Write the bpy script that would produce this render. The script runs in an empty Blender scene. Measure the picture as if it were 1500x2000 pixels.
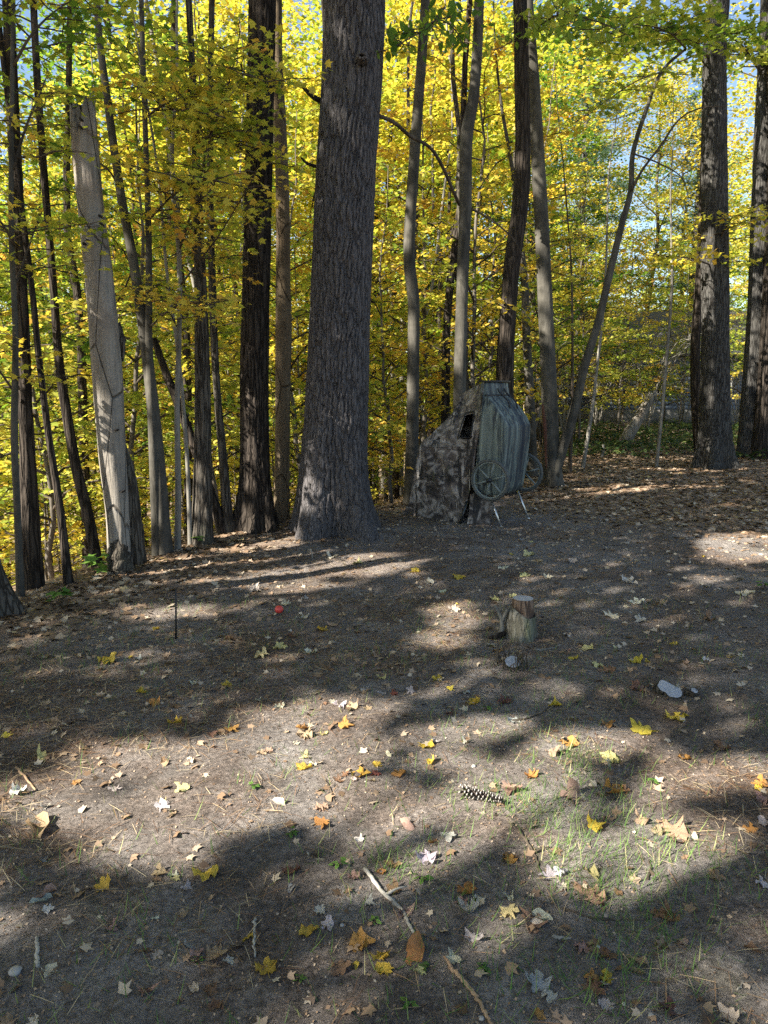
import bpy, math, random
import numpy as np
from mathutils import Vector

# ------------------------------------------------------------------ camera, sky, sun
SC = bpy.context.scene
COL = SC.collection
R = math.radians
F = 1455.0                      # focal length in pixels of the 1500 x 2000 photograph
PITCH = R(9.6)
CAM = np.array([0.0, 0.0, 1.6])
FWD = np.array([0, math.cos(PITCH), -math.sin(PITCH)])
UPV = np.array([0, math.sin(PITCH), math.cos(PITCH)])
RGT = np.array([1.0, 0, 0])

cd = bpy.data.cameras.new("camera")
cam = bpy.data.objects.new("camera", cd); COL.objects.link(cam)
cd.sensor_fit = 'HORIZONTAL'; cd.sensor_width = 36.0; cd.lens = 36.0 * F / 1500.0
cd.clip_start = 0.05; cd.clip_end = 900
cam.location = CAM; cam.rotation_euler = (R(90) - PITCH, 0, 0)
SC.camera = cam

SUN_EL = R(37)
SUN_AZ = np.array([-0.88, -0.475]); SUN_AZ /= np.linalg.norm(SUN_AZ)      # towards the sun, in plan
SUN = np.array([SUN_AZ[0]*math.cos(SUN_EL), SUN_AZ[1]*math.cos(SUN_EL), math.sin(SUN_EL)])
w = bpy.data.worlds.new("World"); SC.world = w; w.use_nodes = True
nt = w.node_tree
sky = nt.nodes.new('ShaderNodeTexSky'); sky.sky_type = 'NISHITA'; sky.sun_disc = False
sky.sun_elevation = SUN_EL; sky.sun_rotation = math.atan2(SUN_AZ[0], SUN_AZ[1])
sky.air_density = 1.0; sky.dust_density = 0.6; sky.ozone_density = 1.0
bg = nt.nodes['Background']; bg.inputs['Strength'].default_value = 0.062
nt.links.new(sky.outputs[0], bg.inputs['Color'])
sl = bpy.data.lights.new("sun", 'SUN'); sl.energy = 5.0; sl.angle = R(0.5); sl.color = (1.0, 0.94, 0.84)
so = bpy.data.objects.new("sun", sl); COL.objects.link(so)
so.rotation_euler = Vector(-SUN).to_track_quat('-Z', 'Y').to_euler()
so.location = (-20, -10, 30)
SC.view_settings.view_transform = 'Standard'; SC.view_settings.look = 'None'
SC.view_settings.gamma = 1.0; SC.view_settings.exposure = 2.0
SC.render.engine = 'CYCLES'
SC.cycles.use_denoising = False
SC.cycles.max_bounces = 5; SC.cycles.diffuse_bounces = 2; SC.cycles.transmission_bounces = 3; SC.cycles.glossy_bounces = 1
SC.cycles.transparent_max_bounces = 4
SC.cycles.sample_clamp_indirect = 6

rng = np.random.default_rng(11)
random.seed(5)

# ------------------------------------------------------------------ noise and ground shape
_T = np.random.default_rng(3).random((8, 256, 256))
def vnoise(x, y, k=0):
    x = np.asarray(x, float); y = np.asarray(y, float)
    xi = np.floor(x).astype(int); yi = np.floor(y).astype(int)
    fx = x - xi; fy = y - yi
    fx = fx*fx*(3-2*fx); fy = fy*fy*(3-2*fy)
    T = _T[k % 8]
    a = T[xi & 255, yi & 255]; b = T[(xi+1) & 255, yi & 255]
    c = T[xi & 255, (yi+1) & 255]; d = T[(xi+1) & 255, (yi+1) & 255]
    return (a*(1-fx)+b*fx)*(1-fy) + (c*(1-fx)+d*fx)*fy
def fbm(x, y, k=0, o=4):
    s = 0; a = 0.5
    for i in range(o):
        s = s + a*(vnoise(x, y, k+i)-0.5)*2; x = x*2.03+7.1; y = y*2.03+3.7; a *= 0.5
    return s

CREST = np.array([(-4.6,-14), (-3.7,-4), (-3.25,2.5), (-3.05,4.6), (-2.7,5.7), (-2.35,6.6), (-2.0,7.6),
                  (-1.5,8.7), (-0.6,9.5), (0.5,10.4), (2.2,13.2), (4.2,18), (7.5,28), (14,46), (40,90)], float)
def crest_dist(x, y):
    """signed distance to the crest line, positive on the downhill side"""
    best = np.full(np.shape(x), 1e9); sgn = np.zeros(np.shape(x))
    for (ax, ay), (bx, by) in zip(CREST[:-1], CREST[1:]):
        dx, dy = bx-ax, by-ay; L2 = dx*dx+dy*dy
        t = np.clip(((x-ax)*dx+(y-ay)*dy)/L2, 0, 1)
        qx = x-(ax+t*dx); qy = y-(ay+t*dy)
        d = np.hypot(qx, qy); s = np.where(dx*qy-dy*qx > 0, 1.0, -1.0)
        m = d < best
        best = np.where(m, d, best); sgn = np.where(m, s, sgn)
    return best*sgn
def ground_z(x, y):
    x = np.asarray(x, float); y = np.asarray(y, float)
    d = crest_dist(x, y)
    dp = np.maximum(d+0.25, 0)
    drop = 0.46*(dp-0.8*(1-np.exp(-dp/0.8)))
    D = 8.0*(1-np.exp(-drop/8.0))
    near = np.exp(-((x)**2+(y-5)**2)/400.0)
    r = np.hypot(x, y)
    b = 0.06*fbm(x*0.45, y*0.45, 1, 3)*np.clip(r/4, 0.3, 1)
    b = b + 0.022*fbm(x*2.6, y*2.6, 2, 3)*near + 0.012*fbm(x*9, y*9, 4, 2)*near
    b = b + 0.6*fbm(x*0.05, y*0.05, 5, 2)*np.clip((r-14)/20, 0, 1)
    # mound round the foot of the large pine
    b = b + 0.10*np.exp(-((x+0.58)**2+(y-8.6)**2)/0.9)
    return b - D
def gz(x, y): return float(ground_z(np.array([x]), np.array([y]))[0])

def ray(px, py):
    d = FWD + RGT*((px-750)/F) + UPV*((1000-py)/F)
    return d
_TS = 0.4*1.03**np.arange(200)
def pix_ground(px, py):
    d = ray(px, py)
    P = CAM[None]+np.outer(_TS, d); m = P[:, 2] < ground_z(P[:, 0], P[:, 1])
    if not m.any(): return CAM+d*60
    i = int(np.argmax(m)); lo, hi = _TS[max(i-1, 0)], _TS[i]
    for _ in range(3):
        q = np.linspace(lo, hi, 24); P = CAM[None]+np.outer(q, d); m = P[:, 2] < ground_z(P[:, 0], P[:, 1]); m[-1] = True
        i = int(np.argmax(m)); lo, hi = q[max(i-1, 0)], q[i]
    return CAM+d*hi
def pix_depth(px, py, Y):
    d = ray(px, py); return CAM + d*((Y-CAM[1])/d[1])
def pix_plane(px, py, P, n):
    d = ray(px, py); return CAM + d*(np.dot(P-CAM, n)/np.dot(d, n))
def px_size(P): return np.dot(np.asarray(P)-CAM, FWD)/F       # metres per photograph pixel at P
def project(P):
    v = np.asarray(P)-CAM; z = v@FWD
    return 750+F*(v@RGT)/z, 1000-F*(v@UPV)/z, z

# ------------------------------------------------------------------ materials
def mat(name):
    m = bpy.data.materials.new(name); m.use_nodes = True
    n = m.node_tree.nodes; p = n['Principled BSDF']
    return m, m.node_tree, p
def N(t, kind, **kw):
    n = t.nodes.new(kind)
    for k, v in kw.items():
        if k == 'ins':
            for kk, vv in v.items(): n.inputs[kk].default_value = vv
        else: setattr(n, k, v)
    return n
def L(t, a, b): t.links.new(a, b)
def ramp(t, fac, stops, interp='LINEAR'):
    r = t.nodes.new('ShaderNodeValToRGB'); r.color_ramp.interpolation = interp
    els = r.color_ramp.elements
    while len(els) < len(stops): els.new(0.5)
    for e, (p, c) in zip(els, stops):
        e.position = p; e.color = (*c, 1) if len(c) == 3 else c
    if fac is not None: L(t, fac, r.inputs[0])
    return r.outputs[0]
def coords(t, scale=(1,1,1), kind='Object'):
    c = t.nodes.new('ShaderNodeTexCoord'); m = t.nodes.new('ShaderNodeMapping')
    m.inputs['Scale'].default_value = scale
    L(t, c.outputs[kind], m.inputs[0]); return m.outputs[0]
def noise(t, vec, scale, detail=4, rough=0.55, dist=0.0):
    n = N(t, 'ShaderNodeTexNoise', ins={'Scale': scale, 'Detail': detail, 'Roughness': rough, 'Distortion': dist})
    L(t, vec, n.inputs['Vector']); return n.outputs['Fac']
def mix(t, fac, a, b, mode='MIX'):
    m = t.nodes.new('ShaderNodeMix'); m.data_type = 'RGBA'; m.blend_type = mode
    if isinstance(fac, (int, float)): m.inputs[0].default_value = fac
    else: L(t, fac, m.inputs[0])
    for s, v in ((6, a), (7, b)):
        if isinstance(v, tuple): m.inputs[s].default_value = (*v, 1)
        else: L(t, v, m.inputs[s])
    return m.outputs[2]
def math_(t, op, a, b=None):
    m = N(t, 'ShaderNodeMath', operation=op)
    for i, v in enumerate((a, b)):
        if v is None: continue
        if isinstance(v, (int, float)): m.inputs[i].default_value = v
        else: L(t, v, m.inputs[i])
    return m.outputs[0]
def bump(t, p, h, dist, strength=1.0, prev=None):
    b = N(t, 'ShaderNodeBump', ins={'Strength': strength, 'Distance': dist})
    L(t, h, b.inputs['Height'])
    if prev is not None: L(t, prev, b.inputs['Normal'])
    if p is not None: L(t, b.outputs[0], p.inputs['Normal'])
    return b.outputs[0]

def bark_material(name, plate, crack, tone2, sx=9.0, sz=1.6, depth=0.02, lichen=None):
    m, t, p = mat(name)
    v = coords(t, (sx, sx, sz))
    dis = N(t, 'ShaderNodeTexNoise', ins={'Scale': 1.1, 'Detail': 3})
    L(t, v, dis.inputs['Vector'])
    va = N(t, 'ShaderNodeVectorMath', operation='MULTIPLY_ADD')
    L(t, dis.outputs['Color'], va.inputs[0]); va.inputs[1].default_value = (1.1, 1.1, 1.1); L(t, v, va.inputs[2])
    vo = N(t, 'ShaderNodeTexVoronoi', feature='DISTANCE_TO_EDGE', ins={'Scale': 1.0})
    L(t, va.outputs[0], vo.inputs['Vector'])
    fine = noise(t, coords(t, (sx*5, sx*5, sz*7)), 1.0, 5, 0.65)
    big = noise(t, coords(t, (1.6, 1.6, 0.8)), 1.0, 3)
    c = ramp(t, vo.outputs['Distance'], [(0.0, crack), (0.05, crack), (0.16, plate), (1, plate)])
    c = mix(t, ramp(t, big, [(0.38, (0,0,0)), (0.66, (1,1,1))]), c, mix(t, 0.55, c, tone2))
    c = mix(t, 0.5, c, ramp(t, fine, [(0.25, (0.25,0.25,0.25)), (0.75, (0.8,0.8,0.8))]), 'OVERLAY')
    if lichen:
        l = noise(t, coords(t, (3, 3, 1.2)), 2.0, 5, 0.6)
        c = mix(t, ramp(t, l, [(0.55, (0,0,0)), (0.68, (0.7,0.7,0.7))]), c, lichen)
    L(t, c, p.inputs['Base Color']); p.inputs['Roughness'].default_value = 0.93
    p.inputs['Specular IOR Level'].default_value = 0.15
    h = math_(t, 'ADD', ramp(t, vo.outputs['Distance'], [(0.0, (0,0,0)), (0.2, (1,1,1))]), math_(t, 'MULTIPLY', fine, 0.55))
    bump(t, p, h, depth)
    return m
def smooth_bark(name, a, b, depth=0.006):
    m, t, p = mat(name)
    v = coords(t, (7, 7, 2.2))
    n1 = noise(t, v, 1.0, 5, 0.6, 0.4); n2 = noise(t, coords(t, (40, 40, 9)), 1.0, 4, 0.6)
    n3 = noise(t, coords(t, (3, 3, 14)), 1.0, 3, 0.6)
    c = ramp(t, n1, [(0.3, a), (0.52, b), (0.7, tuple(min(1, x*1.45) for x in b))])
    c = mix(t, 0.35, c, ramp(t, n2, [(0.3, (0.3,)*3), (0.7, (0.75,)*3)]), 'OVERLAY')
    c = mix(t, 0.3, c, ramp(t, n3, [(0.35, (0.3,)*3), (0.7, (0.7,)*3)]), 'OVERLAY')
    L(t, c, p.inputs['Base Color']); p.inputs['Roughness'].default_value = 0.9
    p.inputs['Specular IOR Level'].default_value = 0.2
    bump(t, p, math_(t, 'ADD', n1, n2), depth)
    return m

M = {}
M['pine_bark'] = bark_material('pine_bark', (0.125,0.116,0.115), (0.085,0.078,0.076), (0.10,0.092,0.09), 42, 9.0, 0.010)
M['dark_bark'] = bark_material('dark_bark', (0.06,0.048,0.038), (0.018,0.014,0.011), (0.042,0.034,0.026), 20, 2.2, 0.018)
M['grey_bark'] = bark_material('grey_bark', (0.105,0.092,0.075), (0.034,0.028,0.022), (0.075,0.064,0.048), 30, 2.6, 0.014, (0.135,0.13,0.10))
M['oak_bark'] = bark_material('oak_bark', (0.088,0.084,0.076), (0.03,0.027,0.024), (0.062,0.058,0.050), 30, 2.6, 0.014)
M['maple_bark'] = smooth_bark('maple_bark', (0.030,0.028,0.022), (0.075,0.069,0.056))
M['sapling_bark'] = smooth_bark('sapling_bark', (0.06,0.05,0.038), (0.12,0.105,0.085), 0.003)
M['pale_bark'] = smooth_bark('pale_bark', (0.10,0.092,0.075), (0.20,0.185,0.155), 0.003)
M['twig'] = smooth_bark('twig_bark', (0.035,0.028,0.02), (0.07,0.055,0.04), 0.001)

def dead_wood(name, tone=None):
    m, t, p = mat(name)
    v = coords(t, (9, 9, 1.5))
    n1 = noise(t, v, 1.0, 8, 0.72, 0.6)
    n2 = noise(t, coords(t, (2.2, 2.2, 1.1)), 1.0, 4)
    n3 = noise(t, coords(t, (60, 60, 3)), 1.0, 4, 0.6)
    c = ramp(t, n1, [(0.28, (0.10,0.084,0.066)), (0.45, (0.22,0.195,0.16)), (0.62, (0.30,0.272,0.23)), (0.8, (0.38,0.352,0.305))])
    c = mix(t, ramp(t, n2, [(0.5, (0,0,0)), (0.7, (0.8,0.8,0.8))]), c, mix(t, 0.5, c, (0.19,0.115,0.065)))
    c = mix(t, 0.4, c, ramp(t, n3, [(0.3, (0.3,)*3), (0.7, (0.72,)*3)]), 'OVERLAY')
    vo = N(t, 'ShaderNodeTexVoronoi', feature='DISTANCE_TO_EDGE', ins={'Scale': 1.0, 'Randomness': 1.0})
    L(t, coords(t, (5, 5, 1.1)), vo.inputs['Vector'])
    cr = ramp(t, vo.outputs['Distance'], [(0.0, (0,0,0)), (0.018, (1,1,1))])
    c = mix(t, math_(t, 'MULTIPLY', math_(t, 'SUBTRACT', 1.0, cr), 0.6), c, (0.06,0.05,0.04))
    n4 = noise(t, coords(t, (4, 4, 1.6)), 1.0, 7, 0.7, 0.8)
    c = mix(t, ramp(t, n4, [(0.5, (0,0,0)), (0.64, (0.8,)*3)]), c, mix(t, 0.6, c, (0.075,0.07,0.064)))
    if tone: c = mix(t, 1.0, c, tone, 'MULTIPLY')
    L(t, c, p.inputs['Base Color']); p.inputs['Roughness'].default_value = 0.85
    p.inputs['Specular IOR Level'].default_value = 0.2
    bump(t, p, math_(t, 'ADD', math_(t, 'ADD', n1, math_(t, 'MULTIPLY', n3, 0.4)), cr), 0.025)
    return m
M['dead_wood'] = dead_wood('dead_wood'); M['dead_brown'] = dead_wood('dead_brown_wood', (0.62,0.52,0.38))

def leaf_material(name, stops, trans=0.5, var=0.12, attr='tint'):
    m, t, p = mat(name)
    a = N(t, 'ShaderNodeAttribute', attribute_name=attr)
    oi = t.nodes.new('ShaderNodeObjectInfo')
    f = math_(t, 'ADD', a.outputs['Fac'], math_(t, 'MULTIPLY', math_(t, 'SUBTRACT', oi.outputs['Random'], 0.5), var))
    c = ramp(t, f, stops)
    L(t, c, p.inputs['Base Color']); p.inputs['Roughness'].default_value = 0.55
    p.inputs['Specular IOR Level'].default_value = 0.25
    tr = t.nodes.new('ShaderNodeBsdfTranslucent'); L(t, mix(t, 1.0, c, (1.15,1.2,0.7), 'MULTIPLY'), tr.inputs['Color'])
    ms = t.nodes.new('ShaderNodeMixShader'); ms.inputs[0].default_value = trans
    L(t, p.outputs[0], ms.inputs[1]); L(t, tr.outputs[0], ms.inputs[2])
    L(t, ms.outputs[0], t.nodes['Material Output'].inputs['Surface'])
    return m
AUTUMN = [(0.0, (0.045,0.11,0.02)), (0.2, (0.13,0.23,0.035)), (0.4, (0.36,0.41,0.065)), (0.56, (0.57,0.51,0.088)),
          (0.72, (0.70,0.51,0.085)), (0.88, (0.70,0.40,0.075)), (1.0, (0.46,0.23,0.08))]
M['leaf'] = leaf_material('autumn_leaf', AUTUMN)
M['needle'] = leaf_material('pine_needle', [(0, (0.02,0.05,0.02)), (0.5, (0.05,0.10,0.05)), (1, (0.10,0.16,0.09))], 0.2)
M['litter'] = leaf_material('leaf_litter', [(0.0, (0.09,0.06,0.04)), (0.3, (0.20,0.13,0.08)), (0.5, (0.33,0.23,0.15)), (0.7, (0.46,0.36,0.26)),
                            (0.88, (0.48,0.41,0.31)), (0.95, (0.55,0.36,0.06)), (1.0, (0.42,0.17,0.05))], 0.12)
M['green'] = leaf_material('green_leaf', [(0, (0.025,0.07,0.015)), (0.5, (0.06,0.15,0.025)), (1, (0.16,0.28,0.05))], 0.35)
M['ivy'] = leaf_material('ivy_leaf', [(0, (0.018,0.04,0.014)), (0.5, (0.04,0.075,0.025)), (1, (0.14,0.17,0.05))], 0.3)
M['grass'] = leaf_material('grass_blade', [(0, (0.06,0.13,0.03)), (0.5, (0.13,0.24,0.05)), (0.8, (0.26,0.32,0.10)), (1, (0.48,0.42,0.22))], 0.35)
M['straw'] = leaf_material('pine_straw', [(0, (0.07,0.04,0.025)), (0.4, (0.17,0.09,0.05)), (0.7, (0.30,0.19,0.10)), (1, (0.52,0.42,0.26))], 0.1)

def fallen_leaf_material():
    m, t, p = mat('fallen_leaf')
    oi = t.nodes.new('ShaderNodeObjectInfo')
    v = coords(t, (1,1,1))
    n1 = noise(t, v, 28, 4, 0.6); n2 = noise(t, v, 120, 3, 0.6)
    c = mix(t, ramp(t, n1, [(0.52, (0,0,0)), (0.72, (0.85,)*3)]), oi.outputs['Color'], mix(t, 0.6, oi.outputs['Color'], (0.20,0.10,0.045)))
    c = mix(t, 0.3, c, ramp(t, n2, [(0.3, (0.32,)*3), (0.7, (0.7,)*3)]), 'OVERLAY')
    L(t, c, p.inputs['Base Color']); p.inputs['Roughness'].default_value = 0.45
    p.inputs['Specular IOR Level'].default_value = 0.45
    bump(t, p, n2, 0.003)
    tr = t.nodes.new('ShaderNodeBsdfTranslucent'); L(t, c, tr.inputs['Color'])
    ms = t.nodes.new('ShaderNodeMixShader'); ms.inputs[0].default_value = 0.2
    L(t, p.outputs[0], ms.inputs[1]); L(t, tr.outputs[0], ms.inputs[2])
    L(t, ms.outputs[0], t.nodes['Material Output'].inputs['Surface'])
    return m
M['fallen'] = fallen_leaf_material()

def soil_material():
    m, t, p = mat('forest_soil')
    v = coords(t)
    big = noise(t, v, 0.55, 4, 0.55); mid = noise(t, v, 3.2, 5, 0.6, 0.3)
    fine = noise(t, v, 42, 7, 0.72); grain = noise(t, v, 150, 5, 0.75)
    c = ramp(t, mid, [(0.25, (0.175,0.150,0.132)), (0.5, (0.27,0.238,0.213)), (0.75, (0.38,0.345,0.312))])
    straw = ramp(t, noise(t, v, 1.1, 4, 0.6, 0.5), [(0.47, (0,0,0)), (0.64, (0.62,)*3)])
    c = mix(t, straw, c, ramp(t, fine, [(0.3, (0.14,0.088,0.06)), (0.55, (0.235,0.165,0.122)), (0.75, (0.39,0.295,0.22))]))
    hum = ramp(t, noise(t, v, 0.9, 5, 0.62, 0.4), [(0.46, (0,0,0)), (0.62, (0.75,)*3)])
    c = mix(t, hum, c, mix(t, 0.66, c, (0.085,0.06,0.043)))
    moss = ramp(t, noise(t, v, 1.7, 5, 0.65, 0.2), [(0.6, (0,0,0)), (0.74, (0.45,)*3)])
    c = mix(t, moss, c, (0.13,0.145,0.085))
    c = mix(t, 0.75, c, ramp(t, fine, [(0.32, (0.15,)*3), (0.5, (0.5,)*3), (0.68, (0.85,)*3)]), 'OVERLAY')
    c = mix(t, 0.42, c, ramp(t, grain, [(0.35, (0.15,)*3), (0.65, (0.85,)*3)]), 'OVERLAY')
    # leaf litter colouring beyond the bare yard (attribute written on the mesh)
    a = N(t, 'ShaderNodeAttribute', attribute_name='litter')
    lv = N(t, 'ShaderNodeTexVoronoi', feature='F1', ins={'Scale': 16.0}); L(t, v, lv.inputs['Vector'])
    lc = ramp(t, lv.outputs['Color'], [(0.1, (0.10,0.066,0.045)), (0.4, (0.25,0.165,0.105)), (0.65, (0.38,0.27,0.185)), (0.9, (0.52,0.41,0.30))])
    lc = mix(t, 0.5, lc, ramp(t, fine, [(0.28, (0.25,)*3), (0.74, (0.75,)*3)]), 'OVERLAY')
    c = mix(t, math_(t, 'MULTIPLY', a.outputs['Fac'], 0.92), c, lc)
    L(t, c, p.inputs['Base Color']); p.inputs['Roughness'].default_value = 0.95
    p.inputs['Specular IOR Level'].default_value = 0.1
    b = bump(t, None, mid, 0.06, 0.6)
    b = bump(t, None, fine, 0.05, 1.0, b)
    bump(t, p, grain, 0.008, 0.8, b)
    return m
M['soil'] = soil_material()

def plain(name, col, rough=0.6, metal=0.0, nscale=None, var=0.25, bd=0.0):
    m, t, p = mat(name)
    p.inputs['Roughness'].default_value = rough; p.inputs['Metallic'].default_value = metal
    n = noise(t, coords(t), nscale or 12, 5, 0.6)
    c = ramp(t, n, [(0.25, tuple(x*(1-var) for x in col)), (0.75, tuple(min(1, x*(1+var)) for x in col))])
    L(t, c, p.inputs['Base Color'])
    if bd: bump(t, p, n, bd)
    return m

# ------------------------------------------------------------------ mesh helpers
def np_mesh(name, V, faces, tint=None, smooth=False, attrs=None):
    """V (n,3); faces: list of (m,k) int arrays"""
    me = bpy.data.meshes.new(name)
    V = np.asarray(V, np.float32); me.vertices.add(len(V)); me.vertices.foreach_set('co', V.ravel())
    fl = [np.asarray(f, np.int32) for f in faces if len(f)]
    nl = sum(f.size for f in fl); npol = sum(len(f) for f in fl)
    me.loops.add(nl); me.polygons.add(npol)
    me.loops.foreach_set('vertex_index', np.concatenate([f.ravel() for f in fl]))
    ls = []; s = 0
    for f in fl:
        ls.append(s+np.arange(len(f))*f.shape[1]); s += f.size
    me.polygons.foreach_set('loop_start', np.concatenate(ls).astype(np.int32))
    if smooth: me.polygons.foreach_set('use_smooth', np.ones(npol, bool))
    at = dict(attrs or {})
    if tint is not None: at['tint'] = tint
    for k, a in at.items():
        x = me.attributes.new(k, 'FLOAT', 'POINT'); x.data.foreach_set('value', np.asarray(a, np.float32))
    me.update(calc_edges=True); me.validate()
    return me
def obj(name, me, m=None, parent=None, loc=None):
    o = bpy.data.objects.new(name, me); COL.objects.link(o)
    if m is not None and me is not None and len(me.materials) == 0: me.materials.append(m)
    if parent is not None: o.parent = parent
    if loc is not None: o.location = loc
    return o
def tag(o, label, cat, group=None, kind=None):
    o['label'] = label; o['category'] = cat
    if group: o['group'] = group
    if kind: o['kind'] = kind
    return o
def thing(name, label, cat, loc=(0,0,0), group=None, rz=0.0):
    o = bpy.data.objects.new(name, None); COL.objects.link(o)
    o.location = loc; o.rotation_euler = (0, 0, rz); o.empty_display_size = 0.1
    return tag(o, label, cat, group)
class MB:
    """collects pieces of one mesh"""
    def __init__(s): s.V = []; s.F = {}; s.n = 0
    def add(s, V, F):
        V = np.asarray(V, float)
        for f in F:
            f = np.asarray(f)
            if f.size: s.F.setdefault(f.shape[1], []).append(f+s.n)
        s.V.append(V); s.n += len(V)
    def mesh(s, name, smooth=False, off=(0,0,0)):
        V = np.concatenate(s.V)-np.asarray(off)
        return np_mesh(name, V, [np.concatenate(f) for f in s.F.values()], smooth=smooth)
def catmull(P, n):
    P = np.asarray(P, float)
    if len(P) < 3:
        t = np.linspace(0, 1, n)[:, None]; return P[0]*(1-t)+P[-1]*t
    Q = np.vstack([2*P[0]-P[1], P, 2*P[-1]-P[-2]])
    out = []
    for u in np.linspace(0, len(P)-1-1e-9, n):
        i = int(u); f = u-i
        a, b, c, d = Q[i], Q[i+1], Q[i+2], Q[i+3]
        out.append(0.5*((2*b)+(c-a)*f+(2*a-5*b+4*c-d)*f*f+(3*b-a-3*c+d)*f**3))
    return np.array(out)
def frames(P):
    T = np.gradient(P, axis=0); T /= np.linalg.norm(T, axis=1)[:, None]+1e-12
    u = np.cross(T[0], [0.3, 1, 0.1]); u /= np.linalg.norm(u)+1e-12
    U = []
    for k in range(len(P)):
        u = u-T[k]*np.dot(u, T[k]); u = u/(np.linalg.norm(u)+1e-12); U.append(u)
    U = np.array(U); W = np.cross(T, U)
    return T, U, W
def tube(P, rad, ns=8, cap=True, shape=None):
    """shape(theta (ns), k) -> multiplier array"""
    P = np.asarray(P, float); n = len(P); rad = np.broadcast_to(rad, n)
    T, U, W = frames(P)
    th = np.linspace(0, 2*np.pi, ns, endpoint=False)
    mul = np.ones((n, ns)) if shape is None else shape(th)
    V = P[:, None]+(rad[:, None]*mul)[..., None]*(np.cos(th)[None, :, None]*U[:, None]+np.sin(th)[None, :, None]*W[:, None])
    V = V.reshape(-1, 3)
    i = np.arange(n-1)[:, None]*ns; j = np.arange(ns)[None]
    j2 = (j+1) % ns
    q = np.stack([i+j, i+j2, i+ns+j2, i+ns+j], -1).reshape(-1, 4)
    Fs = [q]
    if cap:
        V = np.vstack([V, P[0], P[-1]])
        a = np.arange(ns); b = (a+1) % ns
        Fs.append(np.stack([b, a, np.full(ns, n*ns)], -1))
        Fs.append(np.stack([(n-1)*ns+a, (n-1)*ns+b, np.full(ns, n*ns+1)], -1))
    return V, Fs
def box(c, s, ax=None):
    ax = np.eye(3) if ax is None else np.asarray(ax)
    k = np.array([(x, y, z) for x in (-1, 1) for y in (-1, 1) for z in (-1, 1)], float)*0.5*np.asarray(s)
    V = np.asarray(c)+k@ax
    Fq = np.array([(0,1,3,2), (4,6,7,5), (0,4,5,1), (2,3,7,6), (0,2,6,4), (1,5,7,3)])
    return V, [Fq]

# leaf templates: x across, y along the leaf, z up
def mirror_outline(half):
    r = [(x, y) for x, y in half]; l = [(-x, y) for x, y in half[::-1] if x > 1e-6]
    return np.array(r+l)
MAPLE = mirror_outline([(0,0.0), (0.42,0.06), (0.30,0.30), (0.62,0.60), (0.24,0.56), (0,1.0)])
MAPLE_T = (np.c_[MAPLE-[0,0.4], -0.10*np.abs(MAPLE[:, 0])], [np.arange(len(MAPLE))[None]])
KITE_T = (np.array([(0,-0.45,0), (0.36,0.05,-0.07), (0,0.55,0), (-0.36,0.05,-0.07)]), [np.array([[0,1,2,3]])])
OVAL = mirror_outline([(0,0.0), (0.22,0.2), (0.27,0.5), (0.14,0.8), (0,1.05)])
OVAL_T = (np.c_[OVAL-[0,0.5], -0.15*np.abs(OVAL[:, 0])], [np.arange(len(OVAL))[None]])
def leaf_batch(Pc, direc, nrm, size, T):
    tv, tf = T
    d = direc/(np.linalg.norm(direc, axis=1)[:, None]+1e-9)
    s = np.cross(d, nrm); s /= np.linalg.norm(s, axis=1)[:, None]+1e-9
    n = np.cross(s, d)
    k = len(tv)
    V = Pc[:, None]+size[:, None, None]*(tv[None, :, 0, None]*s[:, None]+tv[None, :, 1, None]*d[:, None]+tv[None, :, 2, None]*n[:, None])
    off = (np.arange(len(Pc))*k)[:, None, None]
    Fs = [(f[None]+off).reshape(-1, f.shape[1]) for f in tf]
    return V.reshape(-1, 3), Fs, k
def leaf_mesh(name, Pc, size, T, tint, r, flat=0.75, droop=0.35):
    n = len(Pc)
    az = r.uniform(0, 2*np.pi, n)
    d = np.stack([np.cos(az), np.sin(az), -droop*r.uniform(0.2, 2.0, n)], -1)
    nr = r.normal(0, 0.55, (n, 3)); nr[:, 2] = np.abs(nr[:, 2])+flat
    V, Fs, k = leaf_batch(Pc, d, nr, np.broadcast_to(size, n), T)
    return np_mesh(name, V, Fs, tint=np.repeat(np.clip(tint, 0, 1), k))

# ------------------------------------------------------------------ ground: one sheet out to the horizon
def grow_axis(lo, hi, step, far_lo, far_hi, k=1.09):
    a = list(np.arange(lo, hi, step))
    s = step; x = a[-1]
    while x < far_hi: s = min(s*k, 12); x += s; a.append(x)
    s = step; x = a[0]; b = []
    while x > far_lo: s = min(s*k, 12); x -= s; b.append(x)
    return np.array(b[::-1]+a)
gx = grow_axis(-3.4, 4.2, 0.036, -260, 260); gy = grow_axis(1.1, 9.6, 0.036, -120, 420)
GX, GY = np.meshgrid(gx, gy)
GZ = ground_z(GX.ravel(), GY.ravel())
def litter_amount(x, y):
    d = crest_dist(x, y)
    n = 0.5*fbm(x*0.9, y*0.9, 3, 3)
    a = np.clip((d+1.35+n*1.6)/1.1, 0, 1)
    b = np.clip((y-8.2+0.55*(x-2.2)+n*2.5)/1.6, 0, 1)*np.clip((x-1.3+n)/1.2, 0, 1)
    e = np.clip((y-11+n*2)/1.5, 0, 1)
    return np.maximum(np.maximum(a, b), e)
GLT = litter_amount(GX.ravel(), GY.ravel())
nx, ny = len(gx), len(gy)
ii = (np.arange(ny-1)[:, None]*nx+np.arange(nx-1)[None])
gq = np.stack([ii, ii+1, ii+nx+1, ii+nx], -1).reshape(-1, 4)
ground = obj('ground', np_mesh('ground', np.c_[GX.ravel(), GY.ravel(), GZ], [gq], smooth=True, attrs={'litter': GLT}), M['soil'])
ground['kind'] = 'structure'

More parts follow.
